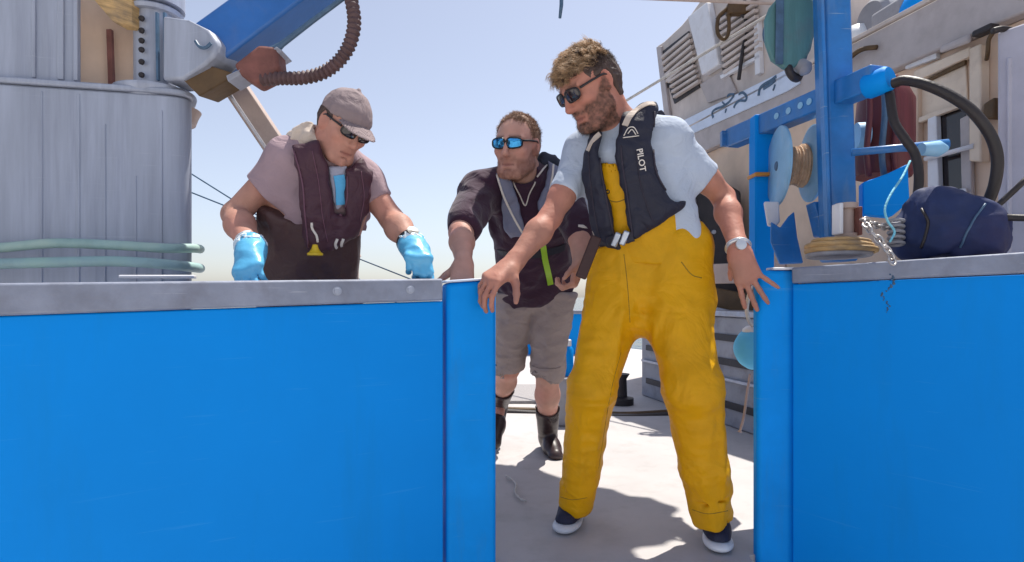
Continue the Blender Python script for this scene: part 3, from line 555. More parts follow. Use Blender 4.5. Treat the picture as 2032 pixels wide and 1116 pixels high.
m = MB(); m.tube(spline([P(1962, 424, 1.66), P(2000, 390, 1.64), P(2045, 348, 1.62), P(2120, 280, 1.7), P(2160, 250, 2.1)]), .008, 10); tag(m.build('black_cable', M['rubber'], None, smooth=170), 'black cable rising from the bag to the right edge', 'cable')
m = MB(); m.tube(spline([P(1970, 428, 1.62), P(2005, 432, 1.6), P(2060, 432, 1.58), P(2130, 425, 1.65), P(2170, 420, 2.1)]), .0095, 10); tag(m.build('black_cable', M['rubber'], None, smooth=170), 'black cable lying level from the bag to the right edge', 'cable')
m = MB(); m.tube(spline([P(1970, 62, 2.2), P(1990, 58, 2.2), P(2020, 66, 2.2), P(2060, 90, 2.15)]), .012, 10); tag(m.build('roof_cable', M['rubber'], None, smooth=170), 'dark cable curving over the top of the tall grey locker', 'cable')
# coil and fairlead on the right cap
cl = thing('rope_coil', 'flat yellow brown rope coil lying on the right bulwark cap', 'rope', P(1665, 490, 1.9))
for k, (yy, rr) in enumerate(((506, .09), (498, .1), (490, .094), (482, .08))):
    m = MB(); c = P(1664 + 4 * (k % 2), yy, 1.92); m.torus(c, V(.02 * k, .03, 1), rr, .0095, 48, 10); m.build('turn', M['tan'] if k > 0 else M['grey_paint'], cl, smooth=170)
fl = thing('roller_fairlead', 'small rusty steel roller fairlead standing beside the chain', 'fairlead', P(1680, 460, 1.9))
m = MB(); m.lathe(P(1680, 470, 1.92), UP, [(0, .035), (.01, .036), (.012, .022), (.09, .022), (.092, .034), (.11, .034), (.112, 0)], 24); m.build('roller', M['strut'], fl)
m = MB(); m.bar(P(1662, 466, 1.9), P(1662, 405, 1.9), .012, .05, (0, 1, 0)); m.build('bracket', M['white'], fl, .003)
m = MB(); m.bar(P(1700, 468, 1.9), P(1700, 412, 1.9), .01, .05, (0, 1, 0)); m.build('bracket', M['rust'], fl, .003)
# chain from the davit down over the cap
ch = thing('galvanised_chain', 'galvanised chain hanging over the right cap beside the bag', 'chain', P(1765, 505, 1.62))
cp = spline([P(1806, 436, 1.78), P(1772, 450, 1.74), P(1738, 447, 1.70), P(1716, 436, 1.68), P(1722, 452, 1.64), P(1742, 474, 1.62), P(1758, 492, 1.6), P(1768, 508, 1.59), P(1772, 524, 1.575)], 40)
acc = 0; last = cp[0]; links = []
for i in range(1, len(cp)):
    acc += (cp[i] - cp[i - 1]).length
    if acc > .0185: links.append((cp[i], (cp[i] - last).normalized())); last = cp[i]; acc = 0
for k, (c, t) in enumerate(links):
    x, y, z = frame(t, (0, 0, 1) if abs(t.z) < .8 else (1, 0, 0)); nrm = (x if k % 2 else y)
    m = MB(); m.torus(c, nrm, .0085, .0035, 14, 6, xh=t, sx=1.65); m.build('chain_link', M['chain'], ch, smooth=170)
m = MB(); m.tube(spline([P(1806, 320, 1.8), P(1790, 352, 1.75), P(1768, 385, 1.7), P(1756, 415, 1.68), P(1762, 440, 1.67), P(1775, 460, 1.67), P(1766, 480, 1.66)]), .0032, 8); tag(m.build('lashing_rope', M['rope_teal'], None, smooth=170), 'thin turquoise rope tied down to the chain', 'rope')
m = MB()
for k in range(5): m.torus(P(1778, 440 + 11 * k, 1.72 - .002 * k), V(.1, .2, 1), .019, .005, 20, 7)
tag(m.build('rope_whipping', M['grey_paint'], None, smooth=170), 'grey rope turns wound round the eye behind the chain', 'rope')
# buoy hanging inside the right gate post
bu = thing('blue_buoy', 'bright blue rounded float with its sunlit top put in white hanging inside the right gate post', 'buoy', P(1492, 690, 2.18))
cb = P(1500, 692, 2.2); bx_ax = V(1, .25, -.06)
m = MB(); m.lathe(cb, bx_ax, [(-.078, .0), (-.076, .02), (-.066, .046), (-.045, .068), (-.02, .08), (.01, .083), (.16, .083), (.2, .06), (.21, 0)], 40); m.build('float', M['buoy'], bu, smooth=170)
m = MB(); m.lathe(cb + UP * .062, UP, [(0, .05), (.012, .047), (.022, .035), (.027, .015), (.028, 0)], 28); m.build('cap', M['white_plastic'], bu, smooth=170)  # white disc in place of sunlight on top of the float
m = MB(); m.tube(spline([cb + UP * .08, P(1488, 640, 2.16), P(1482, 612, 2.1), P(1492, 560, 2.05)]), .007, 8); m.build('lanyard', M['rope_white'], bu, smooth=170)
m = MB(); m.tube(spline([P(1489, 742, 2.12), P(1482, 785, 2.1), P(1476, 828, 2.1), P(1468, 858, 2.1)]), [.005] * 24 + [.009], 8); tag(m.build('rope_end', M['strut'], None, smooth=170), 'frayed rope end hanging below the blue buoy', 'rope')
# ================================================================== smooth distance fields for people and cloth
def A3(v): return np.array([v[0], v[1], v[2]], dtype=np.float32)
_perm = np.random.default_rng(5).random((32, 32, 32)).astype(np.float32) * 2 - 1
def vnoise(X, Y, Z):
    xi = np.floor(X); yi = np.floor(Y); zi = np.floor(Z)
    fx = X - xi; fy = Y - yi; fz = Z - zi
    fx = fx * fx * (3 - 2 * fx); fy = fy * fy * (3 - 2 * fy); fz = fz * fz * (3 - 2 * fz)
    xi = xi.astype(np.int32) & 31; yi = yi.astype(np.int32) & 31; zi = zi.astype(np.int32) & 31
    x1 = (xi + 1) & 31; y1 = (yi + 1) & 31; z1 = (zi + 1) & 31
    p = _perm
    a = p[xi, yi, zi] * (1 - fx) + p[x1, yi, zi] * fx; b = p[xi, y1, zi] * (1 - fx) + p[x1, y1, zi] * fx
    c = p[xi, yi, z1] * (1 - fx) + p[x1, yi, z1] * fx; d = p[xi, y1, z1] * (1 - fx) + p[x1, y1, z1] * fx
    a = a * (1 - fy) + b * fy; c = c * (1 - fy) + d * fy
    return a * (1 - fz) + c * fz
class Frame:
    """local frame: origin o, axes x, y, z, scale s"""
    def __init__(f, o, x, y, z, s=1.0): f.o = A3(o); f.x = A3(x); f.y = A3(y); f.z = A3(z); f.s = s
    def w(f, x, y, z): return f.o + f.s * (f.x * x + f.y * y + f.z * z)
    def loc(f, X, Y, Z):
        a, b, c = X - f.o[0], Y - f.o[1], Z - f.o[2]
        return ((a * f.x[0] + b * f.x[1] + c * f.x[2]) / f.s, (a * f.y[0] + b * f.y[1] + c * f.y[2]) / f.s, (a * f.z[0] + b * f.z[1] + c * f.z[2]) / f.s)
class Field:
    def __init__(s, lo, hi, h):
        s.h = h; s.lo = np.array(lo, dtype=np.float32); n = [int(math.ceil((hi[i] - lo[i]) / h)) + 1 for i in range(3)]
        s.n = n; s.ax = [(s.lo[i] + h * np.arange(n[i])).astype(np.float32) for i in range(3)]
        s.D = np.full(n, .25, dtype=np.float32)
    def grid(s, sl): return s.ax[0][sl[0]][:, None, None], s.ax[1][sl[1]][None, :, None], s.ax[2][sl[2]][None, None, :]
    def sl(s, lo, hi):
        out = []
        for i in range(3):
            a = int(math.floor((lo[i] - s.lo[i]) / s.h)); b = int(math.ceil((hi[i] - s.lo[i]) / s.h)) + 1
            a = max(0, a); b = min(s.n[i], b)
            if b <= a: return None
            out.append(slice(a, b))
        return tuple(out)
    def _do(s, f, lo, hi, k, mode):
        pad = k + 3 * s.h + .02
        sl = s.sl(np.array(lo) - pad, np.array(hi) + pad)
        if sl is None: return s
        d = f(*s.grid(sl)).astype(np.float32); a = s.D[sl]
        if mode == 'cut': d = -d; 
        if mode == 'add':
            if k > 0: h = np.maximum(k - np.abs(a - d), 0) / k; s.D[sl] = np.minimum(a, d) - h * h * (k * .25)
            else: s.D[sl] = np.minimum(a, d)
        else:
            if k > 0: h = np.maximum(k - np.abs(a - d), 0) / k; s.D[sl] = np.maximum(a, d) + h * h * (k * .25)
            else: s.D[sl] = np.maximum(a, d)
        return s
    def rc(s, a, b, ra, rb, k=.02, mode='add', flat=None):
        """round cone from a to b; flat=(axis, factor) squashes it along a world axis"""
        a = A3(a); b = A3(b); r = max(ra, rb)
        def f(X, Y, Z):
            if flat is not None:
                n = A3(flat[0]); n = n / np.linalg.norm(n); q = flat[1]
            ba = b - a; L2 = float(ba @ ba) + 1e-12
            px, py, pz = X - a[0], Y - a[1], Z - a[2]
            t = np.clip((px * ba[0] + py * ba[1] + pz * ba[2]) / L2, 0, 1)
            dx, dy, dz = px - t * ba[0], py - t * ba[1], pz - t * ba[2]
            if flat is not None:
                u = (dx * n[0] + dy * n[1] + dz * n[2]) * (1 / q - 1)
                dx = dx + u * n[0]; dy = dy + u * n[1]; dz = dz + u * n[2]
                return (np.sqrt(dx * dx + dy * dy + dz * dz) - (ra + (rb - ra) * t)) * (q + (1 - q) * .35)
            return np.sqrt(dx * dx + dy * dy + dz * dz) - (ra + (rb - ra) * t)
        return s._do(f, np.minimum(a, b) - r, np.maximum(a, b) + r, k, mode)
    def el(s, F, c, r, k=.02, mode='add'):
        """ellipsoid with centre c and radii r in frame F"""
        cw = F.w(*c); R = max(r) * F.s
        def f(X, Y, Z):
            x, y, z = F.loc(X, Y, Z); x = x - c[0]; y = y - c[1]; z = z - c[2]
            k0 = np.sqrt((x / r[0]) ** 2 + (y / r[1]) ** 2 + (z / r[2]) ** 2)
            k1 = np.sqrt((x / r[0] ** 2) ** 2 + (y / r[1] ** 2) ** 2 + (z / r[2] ** 2) ** 2) + 1e-6
            return k0 * (k0 - 1) / k1 * F.s
        return s._do(f, cw - R, cw + R, k, mode)
    def bx(s, F, c, half, rnd=.01, k=.01, mode='add'):
        cw = F.w(*c); R = float(np.linalg.norm(half)) * F.s
        def f(X, Y, Z):
            x, y, z = F.loc(X, Y, Z)
            x = np.abs(x - c[0]) - half[0] + rnd; y = np.abs(y - c[1]) - half[1] + rnd; z = np.abs(z - c[2]) - half[2] + rnd
            o = np.sqrt(np.maximum(x, 0) ** 2 + np.maximum(y, 0) ** 2 + np.maximum(z, 0) ** 2)
            return (o + np.minimum(np.maximum(x, np.maximum(y, z)), 0) - rnd) * F.s
        return s._do(f, cw - R, cw + R, k, mode)
    def G(s): return s.grid((slice(None),) * 3)
    def half(s, F, axis, off, sign, k=.005):
        """keep the side of a plane: sign * (local axis) <= sign * off"""
        x = F.loc(*s.G())[axis]; d = (sign * (x - off) * F.s).astype(np.float32)
        h = np.maximum(k - np.abs(s.D - d), 0) / k; s.D = np.maximum(s.D, d) + h * h * (k * .25); return s
    def copy(s):
        o = object.__new__(Field); o.h = s.h; o.lo = s.lo; o.n = s.n; o.ax = s.ax; o.D = s.D.copy(); return o
    def wrinkle(s, amp, scale, F=None, st=(1, 1, 1), oct=2, seed=0.0, wt=None):
        m = np.argwhere(np.abs(s.D) < .035)
        if len(m) == 0: return s
        X = s.ax[0][m[:, 0]]; Y = s.ax[1][m[:, 1]]; Z = s.ax[2][m[:, 2]]
        if F is not None: X, Y, Z = F.loc(X, Y, Z)
        X = X * st[0] * scale + seed; Y = Y * st[1] * scale + seed; Z = Z * st[2] * scale + seed
        wv = vnoise(X * .6 + 7, Y * .6, Z * .6) * .9
        n = 0; a = 1
        for o in range(oct):
            v = vnoise(X + wv, Y - wv, Z + wv); n = n + a * (1 - 2 * np.abs(v)) ; X = X * 2.1; Y = Y * 2.1; Z = Z * 2.1; a *= .5
        if wt is not None: n = (n - .4) * wt(s.ax[0][m[:, 0]], s.ax[1][m[:, 1]], s.ax[2][m[:, 2]]) + .4
        s.D[m[:, 0], m[:, 1], m[:, 2]] -= amp * (n - .4); return s
    def mesh(s, name):
        D = s.D; n0, n1, n2 = D.shape
        ins = D < 0
        c = np.zeros((n0 - 1, n1 - 1, n2 - 1), dtype=np.int8)
        for i in (0, 1):
            for j in (0, 1):
                for k in (0, 1): c += ins[i:n0 - 1 + i, j:n1 - 1 + j, k:n2 - 1 + k]
        act = (c > 0) & (c < 8); idx = np.full(act.shape, -1, dtype=np.int64); cells = np.argwhere(act); idx[act] = np.arange(len(cells))
        acc = np.zeros((len(cells), 3)); cnt = np.zeros(len(cells))
        corner = [(0, 0, 0), (1, 0, 0), (0, 1, 0), (1, 1, 0), (0, 0, 1), (1, 0, 1), (0, 1, 1), (1, 1, 1)]
        val = [D[cells[:, 0] + q[0], cells[:, 1] + q[1], cells[:, 2] + q[2]].astype(np.float64) for q in corner]
        for a in range(8):
            for b in range(a + 1, 8):
                if sum(abs(corner[a][t] - corner[b][t]) for t in range(3)) != 1: continue
                va, vb = val[a], val[b]; mk = (va < 0) != (vb < 0); t = np.where(mk, va / np.where(mk, va - vb, 1), 0)
                for ax in range(3): acc[:, ax] += np.where(mk, corner[a][ax] + t * (corner[b][ax] - corner[a][ax]), 0)
                cnt += mk
        vs = (cells + acc / cnt[:, None]) * s.h + s.lo
        quads = []
        for ax in range(3):
            o = [0, 0, 0]; o[ax] = 1
            A = ins[:n0 - o[0], :n1 - o[1], :n2 - o[2]]; B = ins[o[0]:, o[1]:, o[2]:]
            e = np.argwhere(A != B); u, v = [(1, 2), (2, 0), (0, 1)][ax]
            ok = (e[:, u] > 0) & (e[:, v] > 0) & (e[:, u] < D.shape[u] - 1) & (e[:, v] < D.shape[v] - 1); e = e[ok]
            flip = ~A[e[:, 0], e[:, 1], e[:, 2]]
            def cell(du, dv_):
                q = e.copy(); q[:, u] -= du; q[:, v] -= dv_; return idx[q[:, 0], q[:, 1], q[:, 2]]
            q = np.stack([cell(1, 1), cell(0, 1), cell(0, 0), cell(1, 0)], 1)
            q[flip] = q[flip][:, ::-1]; quads.append(q[(q >= 0).all(1)])
        quads = np.concatenate(quads)
        # drop loose crumbs and relax once
        nb = np.zeros_like(vs); nc = np.zeros(len(vs))
        for i in range(4):
            a, b = quads[:, i], quads[:, (i + 1) % 4]
            for ax in range(3): nb[:, ax] += np.bincount(a, vs[b, ax], len(vs)) + np.bincount(b, vs[a, ax], len(vs))
            nc += np.bincount(a, minlength=len(vs)) + np.bincount(b, minlength=len(vs))
        vs = vs * .5 + .5 * nb / np.maximum(nc, 1)[:, None]
        me = bpy.data.meshes.new(name)
        me.vertices.add(len(vs)); me.vertices.foreach_set("co", vs.astype(np.float32).ravel())
        me.loops.add(len(quads) * 4); me.loops.foreach_set("vertex_index", quads.astype(np.int32).ravel())
        me.polygons.add(len(quads)); me.polygons.foreach_set("loop_start", np.arange(0, len(quads) * 4, 4, dtype=np.int32))
        me.update(calc_edges=True); me.validate()
        bm = bmesh.new(); bm.from_mesh(me); bm.verts.ensure_lookup_table()
        seen = set(); comps = []
        for v0 in bm.verts:
            if v0.index in seen: continue
            st_ = [v0]; comp = []; seen.add(v0.index)
            while st_:
                v_ = st_.pop(); comp.append(v_)
                for e_ in v_.link_edges:
                    w_ = e_.other_vert(v_)
                    if w_.index not in seen: seen.add(w_.index); st_.append(w_)
            comps.append(comp)
        if len(comps) > 1:
            big = max(len(c_) for c_ in comps); kill = [v_ for c_ in comps if len(c_) < big * .04 for v_ in c_]
            if kill: bmesh.ops.delete(bm, geom=kill, context='VERTS')
        bm.to_mesh(me); bm.free(); return me
    def build(s, name, mat, parent, colour=None, smooth=180):
        me = s.mesh(name)
        if colour is not None:
            n = len(me.vertices); co = np.empty(n * 3, dtype=np.float32); me.vertices.foreach_get("co", co); co = co.reshape(-1, 3)
            c = np.ones((n, 4), dtype=np.float32); c[:, :3] = colour(co)
            at = me.color_attributes.new("tone", 'FLOAT_COLOR', 'POINT'); at.data.foreach_set("color", c.ravel())
        return link(name, me, mat, parent, 0, smooth)
def poly2(px, py, pts):
    """signed distance to a polygon in 2-D"""
    pts = np.array(pts, dtype=np.float32); n = len(pts)
    d = np.full(np.broadcast(px, py).shape, 1e9, dtype=np.float32); sgn = np.ones_like(d)
    j = n - 1
    for i in range(n):
        ex, ey = pts[j] - pts[i]; wx, wy = px - pts[i][0], py - pts[i][1]
        t = np.clip((wx * ex + wy * ey) / (ex * ex + ey * ey + 1e-12), 0, 1)
        bx_, by_ = wx - ex * t, wy - ey * t; d = np.minimum(d, bx_ * bx_ + by_ * by_)
        c1 = py >= pts[i][1]; c2 = py < pts[j][1]; c3 = ex * wy > ey * wx
        fl = (c1 & c2 & c3) | (~c1 & ~c2 & ~c3); sgn = np.where(fl, -sgn, sgn); j = i
    return sgn * np.sqrt(d)
def smax(a, b, k): h = np.maximum(k - np.abs(a - b), 0) / k; return np.maximum(a, b) + h * h * (k * .25)
def nrm(v): v = A3(v); return v / np.linalg.norm(v)
def ortho(fwd, up):
    """frame axes (right, forward, up) of something facing fwd"""
    y = nrm(fwd); z = A3(up) - float(A3(up) @ y) * y; z = z / np.linalg.norm(z); x = np.cross(y, z); return x, y, z
def seg_col(base, co): return np.tile(np.array(base, dtype=np.float32), (len(co), 1))
def smooth01(x): x = np.clip(x, 0, 1); return x * x * (3 - 2 * x)

# ------------------------------------------------------------------ body pieces
def add_head(f, H, jaw=1.0):
    k = .025 * H.s
    f.el(H, (0, -.014, .028), (.077, .097, .091), k)
    f.el(H, (0, .03, .0), (.066, .064, .085), k)
    f.el(H, (0, .034, -.06), (.056 * jaw, .058, .062), k)
    f.rc(H.w(-.026 * jaw, .066, -.105), H.w(.026 * jaw, .066, -.105), .021 * H.s, .021 * H.s, k)
    f.rc(H.w(0, .082, -.103), H.w(0, .084, -.112), .016 * H.s, .015 * H.s, k * .8)
    for sx in (-1, 1):
        f.rc(H.w(.05 * sx * jaw, .0, -.075), H.w(.03 * sx * jaw, .06, -.105), .022 * H.s, .018 * H.s, k)
        f.el(H, (.045 * sx, .064, -.022), (.022, .02, .018), k * .8)
        f.rc(H.w(.012 * sx, .089, .024), H.w(.048 * sx, .072, .024), .011 * H.s, .01 * H.s, k * .5)
        f.el(H, (.031 * sx, .097, .003), (.019, .016, .012), .012 * H.s, 'cut')
        f.el(H, (.031 * sx, .0755, .002), (.0135, .0135, .0125), .004 * H.s)
        f.rc(H.w(.011 * sx, .098, -.038), H.w(.015 * sx, .09, -.036), .008 * H.s, .006 * H.s, .008 * H.s)
        E = Frame(H.w(.078 * sx, -.012, -.006), H.x * .9 + H.y * .35 * sx, H.y * .9 - H.x * .35 * sx, H.z, H.s)
        f.el(E, (0, 0, 0), (.008, .02, .033), .008 * H.s)
        f.el(E, (.008 * sx, .003, .003), (.006, .011, .02), .006 * H.s, 'cut')
    f.rc(H.w(0, .092, .016), H.w(0, .113, -.03), .008 * H.s, .0115 * H.s, .014 * H.s)
    f.rc(H.w(0, .112, -.033), H.w(0, .106, -.038), .012 * H.s, .009 * H.s, .006 * H.s)
    f.rc(H.w(-.02, .083, -.069), H.w(.02, .083, -.069), .007 * H.s, .007 * H.s, .008 * H.s)
    f.rc(H.w(-.016, .085, -.079), H.w(.016, .085, -.079), .0075 * H.s, .0075 * H.s, .008 * H.s)
    f.rc(H.w(-.026, .0915, -.0738), H.w(.026, .0915, -.0738), .0038 * H.s, .0038 * H.s, .004 * H.s, 'cut')
    for sx in (-1, 1): f.rc(H.w(.02 * sx, .101, -.042), H.w(.036 * sx, .089, -.076), .0028 * H.s, .0028 * H.s, .012 * H.s, 'cut')
    f.rc(H.w(-.014, .089, -.092), H.w(.014, .089, -.092), .003 * H.s, .003 * H.s, .01 * H.s, 'cut')
def hand_joints(wrist, fdir, palm, side, s, curl, spread=.12, thumb=(.75, .55, .25), thumb_curl=.25, angs=None):
    """finger chains. fdir: pointing direction, palm: palm normal, side: +1 / -1 puts the thumb on +/- (fdir x palm)"""
    fd = nrm(fdir); pn = A3(palm) - float(A3(palm) @ fd) * fd; pn = pn / np.linalg.norm(pn); sd = np.cross(fd, pn) * side
    w_ = A3(wrist); out = []
    spec = [(.028, .092, (.044, .027, .021), .0092), (.009, .097, (.048, .031, .022), .0094), (-.011, .092, (.044, .029, .021), .009), (-.029, .082, (.034, .022, .019), .008)]
    for i, (o, L, ph, r) in enumerate(spec):
        base = w_ + sd * (o * .62 * s) + fd * (.02 * s); kn = w_ + (sd * o + fd * L) * s
        ang = angs[i] if angs else (o / .03) * spread; d = fd * math.cos(ang) + sd * math.sin(ang); n = pn
        c = curl[i] if isinstance(curl, (list, tuple)) else curl
        pts = [base, kn]; p = kn; a = 0
        for j, l in enumerate(ph):
            a += c * (1.0, 1.1, .8)[j]; dd = d * math.cos(a) + n * math.sin(a); p = p + dd * (l * s); pts.append(p)
        out.append((pts, r * s))
    tb = w_ + (sd * .022 + fd * .022 + pn * .006) * s; td = sd * thumb[0] + fd * thumb[1] + pn * thumb[2]; td = td / np.linalg.norm(td)
    t1 = tb + td * (.044 * s); td2 = td * math.cos(thumb_curl) + fd * math.sin(thumb_curl); t2 = t1 + td2 * (.034 * s); td3 = td * math.cos(thumb_curl * 1.8) + fd * math.sin(thumb_curl * 1.8); t3 = t2 + td3 * (.026 * s)
    out.append(([tb, t1, t2, t3], .0108 * s)); return out, fd, pn, sd
def add_hand(f, wrist, fdir, palm, side, s=1.0, curl=.3, wr=.027, fat=1.0, **kw):
    ch, fd, pn, sd = hand_joints(wrist, fdir, palm, side, s, curl, **kw)
    w_ = A3(wrist)
    for i, (pts, r) in enumerate(ch):
        r = r * fat
        if i < 4:
            f.rc(pts[0], pts[1], .0165 * s * fat, .0128 * s * fat, .016 * s)
            for j in range(1, 4): f.rc(pts[j], pts[j + 1], r * (1.04 - .07 * (j - 1)), r * (.97 - .08 * j), .004 * s)
            f.rc(pts[1], pts[1], r * 1.12, r * 1.12, .006 * s)
        else:
            f.rc(pts[0], pts[1], .0165 * s * fat, .0125 * s * fat, .016 * s)
            f.rc(pts[1], pts[2], r * 1.05, r * .98, .005 * s); f.rc(pts[2], pts[3], r, r * .72, .004 * s)
    f.rc(w_ + fd * .03 * s + sd * .012 * s, w_ + fd * .075 * s + sd * .012 * s, .017 * s * fat, .014 * s * fat, .018 * s)
    f.rc(w_, w_ + fd * .035 * s, wr * .92, .02 * s * fat, .02 * s, flat=(pn, .72))
    return ch
def tone_skin(base, H, beard=None, warm=.1, extra=None):
    base = np.array(base, dtype=np.float32)
    def col(co):
        c = np.tile(base, (len(co), 1)); x, y, z = H.loc(co[:, 0], co[:, 1], co[:, 2])
        near = (np.abs(x) < .1) & (np.abs(z) < .16) & (np.abs(y) < .15)
        nz = vnoise(co[:, 0] * 40, co[:, 1] * 40, co[:, 2] * 40); nz2 = vnoise(co[:, 0] * 14 + 3, co[:, 1] * 14, co[:, 2] * 14); c *= (1 + .09 * nz + .1 * nz2)[:, None]; c[:, 1:] *= (1 - .1 * nz2)[:, None]
        red = near * (np.exp(-((np.abs(x) - .045) ** 2 / .0006 + (z + .03) ** 2 / .0008 + (y - .07) ** 2 / .001)) + np.exp(-(x ** 2 / .0003 + (z + .03) ** 2 / .0006 + (y - .11) ** 2 / .0008)) + .8 * (np.abs(x) > .07) * (y < .02) * (y > -.05) * (np.abs(z) < .045))
        c *= 1 - red[:, None] * np.array([0, .22, .22]) * warm * 5
        ml = near * np.exp(-((z + .0738) ** 2 / .000012)) * (np.abs(x) < .026) * (y > .07); c = c * (1 - .6 * ml[:, None]); brow = near * np.exp(-((z - .028) ** 2 / .00005)) * (np.abs(np.abs(x) - .031) < .021) * (y > .06); c = c * (1 - .55 * brow[:, None]); lip = near * np.exp(-(x ** 2 / .0006 + (z + .074) ** 2 / .0001)) * (y > .07); c = c * (1 - lip[:, None] * .6) + np.array([.3, .1, .085]) * lip[:, None] * .6
        if beard is not None:
            bc, amt, top = beard
            zz = z - .9 * np.maximum(0, .03 - y) * (y < .03)
            m_ = smooth01((top - z + np.where(y < .045, (.045 - y) * 1.1, 0)) / .018) * (y > -.012) * near
            mus = np.exp(-((z + .055) ** 2 / .00016)) * (np.abs(x) < .034) * (y > .07) * near
            low = smooth01((-.083 - z) / .012) * near * (y > -.005); side_ = smooth01((np.abs(x) - .027) / .012) * m_
            b_ = np.clip(np.maximum(np.maximum(mus, low), side_), 0, 1) * smooth01((z + .155) / .02)
            b_ = b_ * np.clip(.85 + .35 * vnoise(co[:, 0] * 160, co[:, 1] * 160, co[:, 2] * 160), 0, 1) * amt
            c = c * (1 - b_[:, None]) + np.array(bc) * b_[:, None]; col.b = b_; col.co = co.copy()
        if extra is not None: c = extra(co, c)
        return c
    return col
def tufts(name, mat, parent, H, pts, seed=1):
    """many short curved tapering locks; pts: list of (root, direction, length, radius, curl)"""
    rng = np.random.default_rng(seed); mb = MB()
    for root, d, L, r, curl in pts:
        d = nrm(d); s_ = np.cross(d, rng.normal(size=3)); s_ /= np.linalg.norm(s_) + 1e-6; t_ = np.cross(d, s_)
        path = []; n = 6
        for i in range(n):
            u = i / (n - 1); a = curl * u * 3.2
            path.append(Vector(root + d * (L * u * (1 - .18 * abs(curl) * u)) + (s_ * math.sin(a) + t_ * (1 - math.cos(a))) * (L * .28 * min(1, abs(curl)))))
        mb.tube(path, [r * q for q in (.9, 1.1, 1.05, .85, .6, .2)], 6)
    return mb.build(name, mat, parent, smooth=170)
def strands(name, mat, parent, paths, radii):
    """fine hair: paths (N, K, 3), each a three-sided tapering strand"""
    N_, K, _ = paths.shape; t = np.gradient(paths, axis=1); t /= np.linalg.norm(t, axis=2, keepdims=True) + 1e-9
    ref = np.where(np.abs(t[..., 2:3]) < .8, np.array([0, 0, 1.]), np.array([1., 0, 0])); a = np.cross(t, ref); a /= np.linalg.norm(a, axis=2, keepdims=True) + 1e-9; b = np.cross(t, a)
    tap = np.linspace(1, .25, K)[None, :, None] * radii[:, None, None]
    vs = np.stack([paths + tap * (a * math.cos(q) + b * math.sin(q)) for q in (0, 2.0944, 4.18879)], 2).reshape(-1, 3)
    base = (np.arange(N_) * K * 3)[:, None, None] + (np.arange(K - 1) * 3)[None, :, None] + np.arange(3)[None, None, :]
    nx = (np.arange(N_) * K * 3)[:, None, None] + (np.arange(K - 1) * 3)[None, :, None] + ((np.arange(3) + 1) % 3)[None, None, :]
    q = np.stack([base, nx, nx + 3, base + 3], -1).reshape(-1, 4)
    me = bpy.data.meshes.new(name); me.vertices.add(len(vs)); me.vertices.foreach_set('co', vs.astype(np.float32).ravel())
    me.loops.add(len(q) * 4); me.loops.foreach_set('vertex_index', q.astype(np.int32).ravel()); me.polygons.add(len(q)); me.polygons.foreach_set('loop_start', np.arange(0, len(q) * 4, 4, dtype=np.int32)); me.update(calc_edges=True)
    return link(name, me, mat, parent, 0, 180)
def beard_strands(name, mat, parent, body, tone, n, L, r, seed=1):
    rng = np.random.default_rng(seed); nv = len(body.data.vertices); nr = np.empty(nv * 3, dtype=np.float32); body.data.vertices.foreach_get('normal', nr); nr = nr.reshape(-1, 3)
    w_ = np.clip(tone.b - .35, 0, 1); k = rng.choice(nv, n, p=w_ / w_.sum()); nn = nr[k]; root = tone.co[k] + rng.normal(size=(n, 3)) * .0022; root -= nn * (.0012 + (rng.normal(size=(n, 1)) * 0))
    d = nn * .75 + np.array([0, 0, -.6]) + rng.normal(size=(n, 3)) * .3; d /= np.linalg.norm(d, axis=1, keepdims=True); ln = L * rng.uniform(.6, 1.25, (n, 1))
    t = np.linspace(0, 1, 4)[None, :, None]; p = root[:, None] + d[:, None] * (t * ln[:, None]) + np.array([0, 0, -1.])[None, None] * (t ** 2 * ln[:, None] * .35)
    return strands(name, mat, parent, p, r * rng.uniform(.7, 1.2, n))
def head_hair(name, mat, parent, H, roots, L, clumps, per, wave, r, fwd, lift, seed=1, spread=.006):
    """clumped wavy strands; roots(d) -> length factor (0 = no hair) for a unit direction d on the scalp"""
    rng = np.random.default_rng(seed); G = []
    while len(G) < clumps:
        d = rng.normal(size=3); d /= np.linalg.norm(d); f = roots(d)
        if f > 0 and rng.random() < .3 + .7 * min(1, f): G.append((d, f))
    P_ = []; R_ = []; K = 7; t = np.linspace(0, 1, K)[:, None]
    for d, f in G:
        c0 = np.array([0, -.014, .028]); rad = np.array([.079, .099, .093])
        nl = d / rad; nl /= np.linalg.norm(nl); fl_ = np.array([0, fwd, 0]) - nl * float(nl[1] * fwd); gd = fl_ + nl * lift + rng.normal(size=3) * .22; gd /= np.linalg.norm(gd)
        sd = np.cross(gd, nl); sd /= np.linalg.norm(sd) + 1e-6; ph = rng.uniform(0, 6.3); ln = L * f * rng.uniform(.7, 1.25); am = wave * rng.uniform(.5, 1.3); fr = rng.uniform(4, 7)
        for i in range(per):
            dj = d + rng.normal(size=3) * spread / .09; dj /= np.linalg.norm(dj); rt = c0 + dj * rad; off = rng.normal(size=3) * .0035; ll = ln * rng.uniform(.75, 1.1)
            pth = rt + gd * (t * ll) + (c0 + d * rad - rt) * (t ** 1.5 * .55) + sd * (np.sin(ph + fr * t) - math.sin(ph)) * am * ll * t ** .6 + nl * ((np.cos(ph + fr * t) - math.cos(ph)) * am * .7 * ll - (t ** 2) * ll * .25) + off * t
            P_.append(pth); R_.append(r * rng.uniform(.7, 1.3))
    P_ = np.array(P_); Wp = H.o + H.s * (P_[..., 0:1] * H.x + P_[..., 1:2] * H.y + P_[..., 2:3] * H.z)
    return strands(name, mat, parent, Wp, np.array(R_))
